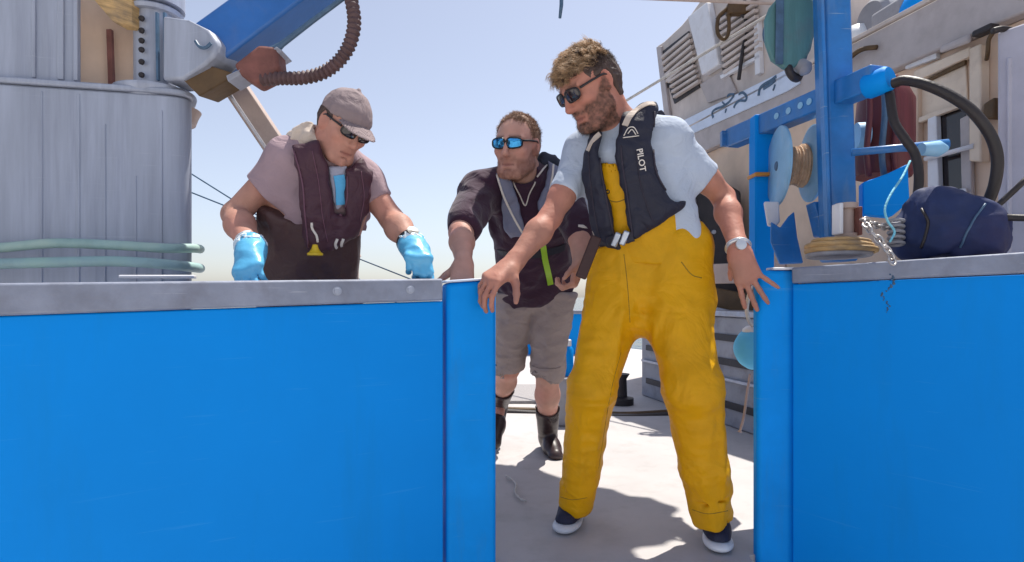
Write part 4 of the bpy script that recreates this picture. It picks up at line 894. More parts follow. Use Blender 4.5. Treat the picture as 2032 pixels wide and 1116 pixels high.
SKINM = material('skin', (1, 1, 1), .55, var=.06, scale=30, attr='tone', bump=.2, bscale=190, bdist=.002, sss=.06, spec=.2, fold=.12, fscale=30)
def cloth(name, col, rough=.85, var=.1, bump=.25, bscale=350, fold=.45, **kw): return material(name, col, rough, var=var, scale=9, bump=bump, bscale=bscale, bdist=.0015, fold=fold, **kw)
def drape_text(body_obj, txt, origin, right, up, normal, size, mat, parent, name='lettering', lift=.0025, shear=0):
    cu = bpy.data.curves.new(name, 'FONT'); cu.body = txt; cu.size = size; cu.extrude = 0; cu.align_x = 'CENTER'; cu.align_y = 'CENTER'; cu.resolution_u = 3; cu.shear = shear; cu.offset = size * .018
    tmp = bpy.data.objects.new(name, cu); COL.objects.link(tmp); bpy.context.view_layer.update()
    me = bpy.data.meshes.new_from_object(tmp.evaluated_get(bpy.context.evaluated_depsgraph_get())); bpy.data.objects.remove(tmp)
    return drape_mesh(body_obj, me, origin, right, up, normal, mat, parent, name, lift)
def drape_mesh(body_obj, me, origin, right, up, normal, mat, parent, name, lift):
    bm = bmesh.new(); bm.from_mesh(me)
    bmesh.ops.triangulate(bm, faces=bm.faces); bmesh.ops.subdivide_edges(bm, edges=[e for e in bm.edges if e.calc_length() > .006], cuts=2)
    bmesh.ops.triangulate(bm, faces=bm.faces)
    off = world_loc(body_obj)
    tree = BVHTree.FromPolygons([v.co + off for v in body_obj.data.vertices], [tuple(p.vertices) for p in body_obj.data.polygons])
    r = Vector(right).normalized(); n = Vector(normal).normalized(); u = Vector(up); u = (u - u.dot(n) * n); r = (r - r.dot(n) * n).normalized(); u = (u - u.dot(r) * r).normalized()
    for v in bm.verts:
        p = Vector(origin) + r * v.co.x + u * v.co.y; hit = tree.ray_cast(p + n * .3, -n)
        v.co = (hit[0] + n * lift) if hit[0] is not None else p
    bm.to_mesh(me); bm.free(); return link(name, me, mat, parent, 0, 170)
# ================================================================== people
def tree_of(o):
    off = world_loc(o); return BVHTree.FromPolygons([v.co + off for v in o.data.vertices], [tuple(p.vertices) for p in o.data.polygons])
def hit(tree, px, py, lift=0.0):
    c = V(0, 0, CAMZ); r = V((px - CX) / FPX, 1, -(py - HY) / FPX).normalized(); h = tree.ray_cast(c, r)
    if h[0] is None: return None, None
    n = h[1]; n = n if n.dot(r) < 0 else -n
    return h[0] + n * lift, n
def drape_strip(name, tree, pix, wdt, mat, parent, lift=.003, th=.004, n=6):
    """thin band lying on a surface along the given photo path"""
    q = spline([V(x, y, 0) for x, y in pix], n); pts = []
    for p in q:
        a, nn = hit(tree, p.x, p.y, lift)
        if a is not None: pts.append((a, nn))
    if len(pts) < 2: return None
    vs = []; fs = []
    for i, (p, nn) in enumerate(pts):
        d = (pts[min(i + 1, len(pts) - 1)][0] - pts[max(i - 1, 0)][0]).normalized(); s = nn.cross(d).normalized()
        vs += [p - s * wdt / 2 - nn * th, p - s * wdt / 2 + nn * th * .2, p + s * wdt / 2 + nn * th * .2, p + s * wdt / 2 - nn * th]
    for i in range(len(pts) - 1):
        a = i * 4
        for k in range(4): fs.append((a + k, a + (k + 1) % 4, a + 4 + (k + 1) % 4, a + 4 + k))
    fs += [(0, 1, 2, 3), (len(vs) - 4, len(vs) - 1, len(vs) - 2, len(vs) - 3)]
    return MB().add(vs, fs).build(name, mat, parent, smooth=60)
def drape_tube(name, tree, pix, r, mat, parent, lift=.002, n=6):
    pts = [hit(tree, p.x, p.y, lift)[0] for p in spline([V(x, y, 0) for x, y in pix], n)]; pts = [p for p in pts if p is not None]
    return MB().tube(pts, r, 8).build(name, mat, parent, smooth=170) if len(pts) > 1 else None
def plate_on(name, tree, px, py, w_, h_, th, mat, parent, roll=0, bevel=.002, lift=0):
    p, n = hit(tree, px, py, lift)
    if p is None: return None
    x, y, z = frame(n, (1, 0, 0)); c, s = math.cos(roll), math.sin(roll); x2 = x * c + y * s; y2 = y * c - x * s
    return MB().box(p + n * th * .3, (w_, h_, th), x2, y2, z).build(name, mat, parent, bevel)
def torso_prims(f, T, sh0, sh1, neck, g=0.0, chest=1.0, waist=1.0, k=.06, L=.53):
    f.el(T, (0, 0, .0), (.165 * waist + g, .115 * waist + g, .12 + g), k)
    f.el(T, (0, -.008, L * .32), (.15 * waist + g, .115 * waist + g, .17 + g), k)
    f.el(T, (0, 0, L * .64), (.165 * chest + g, .118 * chest + g, .17 + g), k)
    f.rc(sh0, sh1, .062 + g, .062 + g, k)
    for s in (sh0, sh1): f.rc(A3(neck) * .85 + A3(sh0) * .075 + A3(sh1) * .075, A3(s), .052 + g, .05 + g, k * .8)
def glasses(H, parent, lens_mat, frame_mat, w_=.027, h_=.019, wrap=.35, z0=.006):
    g = MB(); root = None
    fr = MB()
    fr.bar(H.w(-.012, .103, z0 + .006), H.w(.012, .103, z0 + .006), .008 * H.s, .006 * H.s, A3(H.y))
    for sx in (-1, 1):
        fr.tube([Vector(H.w(sx * .062, .082, z0 + .008)), Vector(H.w(sx * .076, .05, z0 + .009)), Vector(H.w(sx * .083, -.005, z0 + .008)), Vector(H.w(sx * .083, -.03, z0 - .006))], [.0042 * H.s, .0038 * H.s, .0032 * H.s, .0025 * H.s], 8)
        ring = []
        for a in range(25):
            t = 2 * math.pi * a / 24; cx_, cz_ = math.copysign(abs(math.cos(t)) ** .65, math.cos(t)), math.copysign(abs(math.sin(t)) ** .65, math.sin(t))
            u = .034 * sx + w_ * cx_; ring.append(Vector(H.w(u, .105 - wrap * 14 * (u * u) * .8, z0 + h_ * cz_ * (1 - .12 * cx_ * sx))))
        fr.tube(ring[:-1], .0032 * H.s, 6, closed=True)
    fo = fr.build('sunglasses', frame_mat, parent, smooth=60)
    for sx in (-1, 1):
        vs = []; fs = []; n = 24
        for layer, off in ((0, 0), (1, -.003)):
            for ri, rr in enumerate((0.02, .35, .7, 1.0)):
                for a in range(n):
                    t = 2 * math.pi * a / n; cx_, cz_ = math.copysign(abs(math.cos(t)) ** .65, math.cos(t)), math.copysign(abs(math.sin(t)) ** .65, math.sin(t))
                    u = .034 * sx + w_ * cx_ * rr; vs.append(H.w(u, .1055 + off - wrap * 14 * (u * u) * .8 + .003 * (1 - rr * rr), z0 + h_ * cz_ * rr * (1 - .12 * cx_ * sx)))
        m4 = 4 * n
        for layer in (0, 1):
            for ri in range(3):
                for a in range(n): q = (layer * m4 + ri * n + a, layer * m4 + ri * n + (a + 1) % n, layer * m4 + (ri + 1) * n + (a + 1) % n, layer * m4 + (ri + 1) * n + a); fs.append(q)
            fs.append(tuple(layer * m4 + a for a in range(n)))
        for a in range(n): fs.append((3 * n + a, 3 * n + (a + 1) % n, m4 + 3 * n + (a + 1) % n, m4 + 3 * n + a))
        MB().add(vs, fs).build('lens', lens_mat, fo, smooth=60)
    return fo
def bounds(pts, pad):
    a = np.array([A3(p) for p in pts]); return a.min(0) - pad, a.max(0) + pad
def shell(T_field, off, th, mask, k=.012):
    s = T_field.copy(); s.D = smax(np.abs(T_field.D - off) - th, mask.astype(np.float32), k); return s
def seams(*a): return None
def shoe(f_up, f_so, heel, toe, s=1.0, up=(0, 0, 1)):
    h, t = A3(heel), A3(toe); d = t - h; L = float(np.linalg.norm(d)); d /= L; u = np.array([0, 0, 1], dtype=np.float32); sd = np.cross(d, u)
    Fm = Frame(h, sd, d, u)
    for (y, w_) in ((.04, .034), (.1, .036), (.17, .044), (.215, .042), (.25, .034)):
        f_so.rc(Fm.w(0, y * L / .28, .016), Fm.w(.0, (y + .02) * L / .28, .016), w_, w_, .02, flat=(u, .42))
    f_so.half(Fm, 2, .002, -1); f_so.half(Fm, 2, .032, 1, .004)
    f_up.rc(Fm.w(0, .045, .05), Fm.w(0, .12, .052), .037, .037, .03); f_up.rc(Fm.w(0, .12, .05), Fm.w(0, L * .82, .03), .039, .035, .03); f_up.rc(Fm.w(0, L * .6, .034), Fm.w(0, L * .84, .028), .042, .036, .02)
    f_up.rc(Fm.w(0, .05, .06), Fm.w(0, .055, .1), .036, .036, .02); f_up.half(Fm, 2, .031, -1)
MC = {
 'yellow': cloth('yellow_oilskin', (.82, .43, .002), .5, .07, .12, 60, trans=.24, spec=.3, fold=.8, fscale=8, dirt=(.46, .25, .01), dirt_amt=.4, dirt_scale=5),
 'tee_white': cloth('white_tee', (.5, .57, .69), trans=.12), 'navy': cloth('navy_vest', (.01, .011, .028), .66, bump=.3, bscale=500),
 'navy_soft': cloth('navy_belt', (.012, .012, .025), .6), 'shoe': cloth('shoe_navy', (.012, .014, .04), .7), 'sole': material('sole', (.66, .68, .72), .5, dirt=(.4, .4, .42), dirt_amt=.6, dirt_scale=20),
 'mauve': cloth('mauve_tee', (.34, .24, .265)), 'brown': cloth('brown_wader', (.085, .04, .038), .6), 'plum': cloth('plum_vest', (.055, .016, .03), .65),
 'glove': material('glove', (.1, .43, .7), .4, var=.08, scale=20, bump=.25, bscale=70, bdist=.004, coat=.3), 'cuff': material('glove_cuff', (.66, .76, .82), .5, bump=.2, bscale=60),
 'cap': cloth('cap_cloth', (.25, .19, .195)), 'capdark': cloth('cap_strap', (.02, .02, .025)), 'blue_inner': cloth('blue_inner', (.1, .42, .72)), 'tee_blue': cloth('pale_tee', (.36, .36, .45)),
 'fleece': cloth('maroon_fleece', (.042, .014, .034), .95, bump=.4, bscale=220, sheen=.2), 'grey_vest': cloth('grey_vest', (.17, .18, .26), .6), 'hood': cloth('hood', (.03, .035, .055)),
 'shorts': cloth('grey_shorts', (.36, .3, .285), .9), 'boot': material('boot', (.03, .016, .018), .4, var=.3, scale=9, dirt=(.12, .09, .09), dirt_amt=.4, dirt_scale=14),
 'seam': cloth('seam_thread', (.3, .17, .01), .8), 'binding': cloth('vest_binding', (.035, .028, .045), .8), 'binding_plum': cloth('plum_binding', (.14, .06, .09), .8),
 'piping': material('piping', (.7, .64, .58), .5), 'lime': material('lime', (.34, .6, .03), .5, var=.08), 'collar': cloth('collar_lining_and_sun', (.56, .47, .4), .8),
 'lens_dark': material('lens_dark', (.018, .012, .016), .08, spec=.8), 'lens_blue': material('lens_blue', (.05, .3, .62), .06, metal=.85, var=.5, scale=28), 'frame_dark': material('frame_dark', (.015, .012, .014), .35),
 'hair_fair': material('hair_fair', (.46, .3, .175), .5, var=.45, scale=45, spec=.35), 'beard_dark': material('beard_dark', (.085, .055, .042), .6, var=.4, scale=60), 'hair_dark': material('hair_dark', (.06, .034, .026), .6, var=.4, scale=60), 'hair_b': material('hair_ginger', (.3, .17, .11), .6, var=.35, scale=70, bump=.4, bscale=200),
 'yellow_plastic': material('yellow_plastic', (.75, .5, .02), .4), 'watch': material('watch', (.02, .02, .025), .3), 'silver': material('silver', (.6, .6, .62), .3, metal=.6), 'leather': material('leather', (.045, .017, .014), .6, bump=.2),
}
HAIRLINE = [(.12, .088), (.075, .072), (.052, .06), (.046, .02), (.038, -.018), (.02, -.022), (.014, .012), (-.03, .02), (-.036, -.03), (-.052, -.075), (-.14, -.085), (-.17, .1), (-.05, .22), (.1, .2)]
def hair_shell(H, off, line=HAIRLINE, h=.004, nz=.003):
    lo, hi = bounds([H.w(0, 0, .02)], .17 * H.s); f = Field(lo, hi, h)
    f.el(H, (0, -.014, .028), (.077 + off, .097 + off, .091 + off), 0); f.rc(H.w(0, -.04, -.05), H.w(0, -.045, -.01), (.06 + off) * H.s, (.07 + off) * H.s, .03)
    x, y, z = H.loc(*f.G()); f.D = smax(f.D, (poly2(y, z, line) * H.s).astype(np.float32), .012)
    f.wrinkle(nz, 70, None, oct=2); return f

# ------------------------------------------------------------------ bearded man in yellow trousers
def man_yellow():
    pel, nk = P(1284, 520, 2.06), P(1224, 250, 1.98); s0, s1 = P(1160, 305, 2.06), P(1326, 276, 1.94)
    e0, w0 = P(1092, 432, 1.95), P(1014, 528, 1.82); e1, w1 = P(1436, 392, 2.03), P(1466, 496, 1.86)
    root = thing('person', 'tall bearded man in yellow oilskin trousers and navy life vest standing in the open gate', 'person', P(1270, 1060, 2.06) * 1.0)
    root.location.z = 0
    z = (nk - pel).normalized(); x = (s1 - s0); x = (x - x.dot(z) * z).normalized(); y = z.cross(x); T = Frame(pel, x, y, z)
    hx, hy, hz = ortho((-.75, -.36, -.56), (.05, 0, 1)); H = Frame(P(1169, 172, 1.90), hx, hy, hz, 1.0)
    lo, hi = bounds([pel - V(0, 0, .1), H.w(0, 0, .15), w1 + V(.12, 0, -.2), w0 - V(.12, .1, .08), H.w(0, .14, 0), s1], .16)
    f = Field(lo, hi, .0046)
    torso_prims(f, T, s0, s1, nk, -.004)
    add_head(f, H, 1.04)
    f.rc(A3(nk) - H.z * .0 , H.w(0, -.035, -.045), .062, .06, .03); f.rc(H.w(0, .03, -.1), A3(nk) + A3((-.02, -.05, .0)), .03, .035, .03)
    for s, e, w_ in ((s0, e0, w0), (s1, e1, w1)):
        f.rc(s, e, .052, .038, .03); f.rc(A3(s) * .6 + A3(e) * .4, A3(s) * .3 + A3(e) * .7, .047, .044, .02)
        f.rc(e, A3(e) * .68 + A3(w_) * .32, .038, .043, .015); f.rc(A3(e) * .68 + A3(w_) * .32, w_, .043, .026, .02); f.rc(A3(w_) * .9 + A3(e) * .1, w_, .028, .028, .02, flat=((0, 1, 0), .75))
    # hand on the gate post, fingers folded over the rim; hand spread on the right post with the thumb along the cap
    add_hand(f, w0, (-.55, -.55, -.42), (-.15, .25, -1), 1, 1.05, [.55, .6, .62, .65], thumb=(.6, .5, .3))
    add_hand(f, w1, (.3, -.05, -1), (.45, .9, .1), -1, 1.06, [.2, .18, .16, .08], angs=[.1, -.04, -.22, -.62], thumb=(.35, .5, .8), thumb_curl=.1)
    skin = tone_skin((.45, .205, .15), H, beard=((.075, .052, .042), .74, -.03))
    body = f.build('body', SKINM, root, skin)
    # T-shirt
    f2 = Field(lo, hi, .006)
    torso_prims(f2, T, s0, s1, nk, .008)
    f2.rc(s0, A3(s0) * .36 + A3(e0) * .64, .06, .053, .04); f2.rc(s1, A3(s1) * .36 + A3(e1) * .64, .06, .058, .03)
    f2.rc(A3(s1) + A3((.0, 0, -.02)), A3(s1) * .5 + A3(e1) * .5 + A3((-.01, 0, -.045)), .06, .055, .03)
    f2.rc(T.w(.14, -.01, .3), T.w(.15, -.01, .06), .05, .06, .05)
    X, Y, Z = f2.G()
    for s, e in ((s0, e0), (s1, e1)):   # cut the sleeve ends square
        d = nrm(A3(e) - A3(s)); L = float(np.linalg.norm(A3(e) - A3(s))); t = (X - s.x) * d[0] + (Y - s.y) * d[1] + (Z - s.z) * d[2]
        px_, py_, pz_ = X - s.x - d[0] * t, Y - s.y - d[1] * t, Z - s.z - d[2] * t; rad = np.sqrt(px_ ** 2 + py_ ** 2 + pz_ ** 2)
        f2.D = np.where((t > L * .3) & (rad < .12), smax(f2.D, t - L * .64, .006), f2.D).astype(np.float32)
    hd = ((X - nk.x) * z.x + (Y - nk.y) * z.y + (Z - nk.z) * z.z); f2.D = smax(f2.D, (hd - .035 + 0 * f2.D), .01).astype(np.float32); lowt = .075 * (1 - smooth01(((X - pel.x) * x.x + (Y - pel.y) * x.y + (Z - pel.z) * x.z - .02) / .09)) - ((X - pel.x) * z.x + (Y - pel.y) * z.y + (Z - pel.z) * z.z); f2.D = np.where((X - pel.x) * x.x + (Y - pel.y) * x.y + (Z - pel.z) * x.z < .24, smax(f2.D, lowt + 0 * f2.D, .01), f2.D).astype(np.float32)
    f2.wrinkle(.005, 9, T, (1, 1, 1.5), oct=1); 
    Nk = Frame(nk, x, y, z); f2.rc(nk - z * .02, nk + z * .12, .066, .068, .004, 'cut')
    tee = f2.build('tshirt', MC['tee_white'], root)
    # trousers, bib and braces
    hl, hr = P(1234, 548, 2.07), P(1330, 548, 2.04); kl, kr = P(1176, 770, 2.0), P(1370, 770, 1.93); al, ar = P(1141, 1000, 2.15), P(1417, 1030, 1.985)
    lo2, hi2 = bounds([al, ar, P(1150, 430, 2.0), P(1400, 430, 2.0), hl, hr, kr], .17); lo2[2] = .04
    f3 = Field(lo2, hi2, .0062)
    f3.rc(hl, kl, .118, .08, .04); f3.rc(kl, al, .08, .0625, .04); f3.rc(hr, kr, .13, .092, .04); f3.rc(kr, ar, .092, .068, .04)
    f3.rc(P(1225, 495, 2.05), P(1335, 485, 2.02), .105, .112, .06); f3.rc(P(1340, 500, 2.02), P(1350, 600, 2.02), .1, .11, .04)
    f3.rc(P(1350, 470, 2.0), P(1372, 490, 2.0), .05, .06, .05); f3.rc(P(1255, 600, 2.04), P(1268, 640, 2.03), .06, .035, .05)
    X, Y, Z = f3.G()
    top = (Z - (CAMZ + (HY - 470) / FPX * 2.03)) + (X - 0.41) * -.35; f3.D = smax(f3.D, (top + 0 * f3.D).astype(np.float32), .01)
    for a, k_ in ((al, kl), (ar, kr)):
        d = nrm(A3(a) - A3(k_)); t = (X - a.x) * d[0] + (Y - a.y) * d[1] + (Z - a.z) * d[2]; near = np.sqrt((X - a.x) ** 2 + (Y - a.y) ** 2 + (Z - a.z) ** 2) < .2
        f3.D = np.where(near, smax(f3.D, t - .012, .006), f3.D).astype(np.float32)
    f3.wrinkle(.006, 5.5, None, (1.0, 1.0, .45), oct=1); f3.wrinkle(.007, 11, None, (1, 1, .2), oct=1, seed=8.0); f3.wrinkle(.003, 14, None, (.8, .8, 1.5), oct=1, seed=4.0)
    for a, k_ in ((al, kl), (ar, kr)): pass
    # long drape folds down each leg, deeper near the cuffs
    for a, k_, r_ in ((al, kl, .075), (ar, kr, .085)):
        f3.rc(a + V(-.07, -.06, .07), a + V(.06, -.07, .1), .006, .006, .012, 'cut')
    f3.wrinkle(.016, 9, None, (.55, .55, 1.5), oct=2, seed=2.0, wt=lambda a, b, c: .6 * np.exp(-((c - .25) ** 2) / .009) + .35 * np.exp(-((c - .52) ** 2) / .01))
    f3.wrinkle(.012, 10, None, (1, .6, 1.3), oct=2, seed=6.0, wt=lambda a, b, c: np.exp(-((a - .45) ** 2 / .02 + (c - .78) ** 2 / .012)))
    for a, k_ in ((al, kl), (ar, kr)):
        d = Vector(nrm(A3(a) - A3(k_))); f3.rc(a - d * .02, a + d * .1, .052, .052, .004, 'cut')
    f3.rc(P(1252, 520, 1.93), P(1252, 640, 1.935), .002, .003, .006, 'cut')
    tr = f3.build('trousers', MC['yellow'], root); trt = tree_of(tr)
    drape_tube('fly_seam', trt, [(1238, 505), (1243, 545), (1247, 590), (1250, 640)], .0014, MC['seam'], tr, 0)
    drape_tube('leg_seam', trt, [(1232, 700), (1214, 770), (1200, 850), (1188, 930)], .0011, MC['seam'], tr, 0)
    drape_tube('hem_stitch', trt, [(1108, 985), (1135, 992), (1165, 988)], .0014, MC['seam'], tr, 0)
    drape_tube('hem_stitch', trt, [(1374, 1012), (1405, 1020), (1444, 1014)], .0014, MC['seam'], tr, 0)
    drape_tube('pocket_edge', trt, [(1352, 520), (1372, 545), (1392, 552)], .0018, MC['seam'], tr, 0)
    # bib: cloth shell over the shirt
    TF = Field(lo, hi, .006); torso_prims(TF, T, s0, s1, nk, .004)
    x_, y_, z_ = T.loc(*TF.G())
    def uw(px, py, d=1.9): q = T.loc(*A3(P(px, py, d))); return (float(q[0]), float(q[2]))
    bibp = [uw(1186, 322), uw(1232, 318), uw(1262, 420), uw(1342, 412), uw(1352, 530), uw(1180, 530), uw(1180, 420)]
    bib = shell(TF, .012, .005, np.maximum(poly2(x_, z_, bibp), y_ - 0.02 + 0 * z_)); bib.wrinkle(.0015, 14, T, oct=1)
    bo = bib.build('bib', MC['yellow'], root); bbt = tree_of(bo)
    drape_tube('pocket_seam', bbt, [(1208, 398), (1224, 401), (1240, 396)], .002, MC['seam'], bo, 0)
    pb, nb2 = hit(bbt, 1206, 381)
    if pb is not None: m = MB(); m.torus(pb, nb2, .006, .0018, 16, 6); m.build('ring_badge', MC['navy'], bo, smooth=170)
    # life vest: two padded lobes, belt
    lob0 = [uw(1150, 300), uw(1172, 262), uw(1198, 262), uw(1192, 300), uw(1198, 350), uw(1214, 420), uw(1228, 500), uw(1170, 505), uw(1158, 470), uw(1152, 400), uw(1142, 340)]
    lob1 = [uw(1226, 285), uw(1240, 225), uw(1306, 200), uw(1302, 300), uw(1312, 350), uw(1335, 392), uw(1362, 400), uw(1358, 412), uw(1320, 440), uw(1250, 482), uw(1246, 440), uw(1238, 380), uw(1228, 330)]
    back = [(-.15, .05), (.15, .05), (.15, .5), (-.15, .5)]
    mk = np.where(y_ + 0 * x_ < 0, np.minimum(poly2(x_, z_, lob0), poly2(x_, z_, lob1)), poly2(x_, z_, back))
    vest = shell(TF, .03, .017, mk, .03)
    vest.rc(P(1250, 262, 1.9), P(1282, 228, 1.89), .03, .03, .03); vest.rc(P(1180, 290, 1.96), P(1196, 262, 1.95), .02, .02, .02)
    vest.rc(P(1195, 262, 2.04), P(1260, 240, 2.07), .03, .03, .03)
    hdm = Field(lo, hi, .006); hdm.rc(nk - z * .02, H.w(0, -.02, -.06), .07, .075, 0); hdm.el(H, (0, 0, 0), (.09, .11, .13), 0); vest.D = np.maximum(vest.D, -hdm.D)
    vest.wrinkle(.004, 18, T); vo = vest.build('life_vest', MC['navy'], root); vt = tree_of(vo)
    belt = shell(TF, .046, .005, np.maximum(np.maximum(np.abs(z_ - uw(1232, 475)[1]) - .02, np.abs(x_ - uw(1228, 475)[0]) - .05), y_ + 0 * z_), .006)
    wb = belt.build('waist_belt', MC['navy_soft'], vo); bk = tree_of(wb)
    for c in ((1224, 475), (1240, 472)):
        plate_on('buckle', bk, c[0], c[1], .02, .05, .012, M['buckle'], vo, -.3, .004, .002)
    p, n = hit(vt, 1272, 318)
    if p is not None: drape_text(vo, 'PILOT', p, V(.18, 0, -1), V(1, 0, .2), n, .027, MC['piping'], vo, 'vest_lettering')
    for pts in ([(1238, 270), (1247, 255), (1258, 254), (1266, 266)], [(1246, 266), (1254, 258), (1262, 268)], [(1236, 274), (1268, 270)]): drape_tube('vest_emblem', vt, pts, .0016, MC['piping'], vo)
    drape_strip('collar_lining_and_sun', vt, [(1240, 250), (1252, 228), (1280, 208), (1298, 206)], .02, MC['collar'], vo, .002)  # cream strip stands for sun on top of the navy collar
    drape_strip('collar_lining_and_sun', vt, [(1166, 300), (1176, 280), (1190, 266)], .016, MC['collar'], vo, .002)
    drape_tube('edge_binding', vt, [(1298, 222), (1296, 300), (1304, 348), (1328, 388), (1350, 402)], .0028, MC['binding'], vo)
    drape_tube('edge_binding', vt, [(1232, 290), (1236, 330), (1244, 380), (1252, 440), (1256, 470)], .0028, MC['binding'], vo)
    drape_tube('edge_binding', vt, [(1188, 300), (1194, 350), (1208, 420), (1220, 480)], .0028, MC['binding'], vo)
    drape_tube('panel_seam', vt, [(1262, 300), (1270, 360), (1284, 410), (1296, 440)], .0014, MC['binding'], vo)
    drape_tube('panel_seam', vt, [(1168, 300), (1172, 360), (1182, 430), (1192, 480)], .0014, MC['binding'], vo)
    # head gear
    hs = hair_shell(H, .003); ho = hs.build('hair', MC['hair_dark'], root)
    top = lambda d: 0 if (d[2] < .3 + .12 * (d[1] < -.1) + .35 * (d[1] < -.55)) or (d[1] > .5 and d[2] < .33) else (.75 + .5 * max(0, d[1]))
    side = lambda d: 1 if (-.55 < d[2] < .5 and d[1] < .3 and not (abs(d[0]) > .7 and d[2] < .1 and d[1] > -.35)) and (d[1] < -.25 or d[2] > .02) else 0
    head_hair('wavy_hair', MC['hair_fair'], ho, H, top, .037, 380, 24, .22, .0007, .75, .75, 4)
    head_hair('dark_hair', MC['hair_dark'], ho, H, top, .03, 130, 18, .14, .0007, .55, .6, 6)
    head_hair('side_hair', MC['hair_dark'], ho, H, side, .013, 420, 16, .08, .0006, -.7, .6, 5, .01)
    beard_strands('beard', MC['beard_dark'], root, body, skin, 5500, .0045, .0004, 2)
    glasses(H, root, MC['lens_dark'], MC['frame_dark'])
    # wrist band and shoes
    d = (w1 - e1).normalized(); m = MB(); m.torus(w1 - d * .012, d, .0345, .0075, 28, 8); m.build('bracelet', MC['silver'], root, smooth=170)
    wt = MB(); wt.lathe(w1 - d * .012 + V(-.005, -.036, .004), V(-.1, -1, .1), [(0, .017), (.008, .016), (.009, 0)], 20); wt.build('watch_face', MC['silver'], root)
    for heel, toe in ((P(1150, 1020, 2.28), P(1117, 1058, 2.075)), (P(1415, 1050, 2.12), P(1428, 1090, 1.925))):
        heel.z = toe.z = 0.004; lo3, hi3 = bounds([heel, toe], .09); lo3[2] = -.01; hi3[2] = .17; fu = Field(lo3, hi3, .004); fs = Field(lo3, hi3, .004); shoe(fu, fs, heel, toe)
        so_ = fu.build('shoe', MC['shoe'], root); fs.build('sole', MC['sole'], so_)
    # sheath hanging at the hip
    sh = MB(); sh.bar(P(1184, 470, 1.9), P(1152, 552, 1.88), .036, .014, (0, -1, 0)); sh.build('knife_sheath', MC['leather'], root, .005)
    return root
A_ = man_yellow()

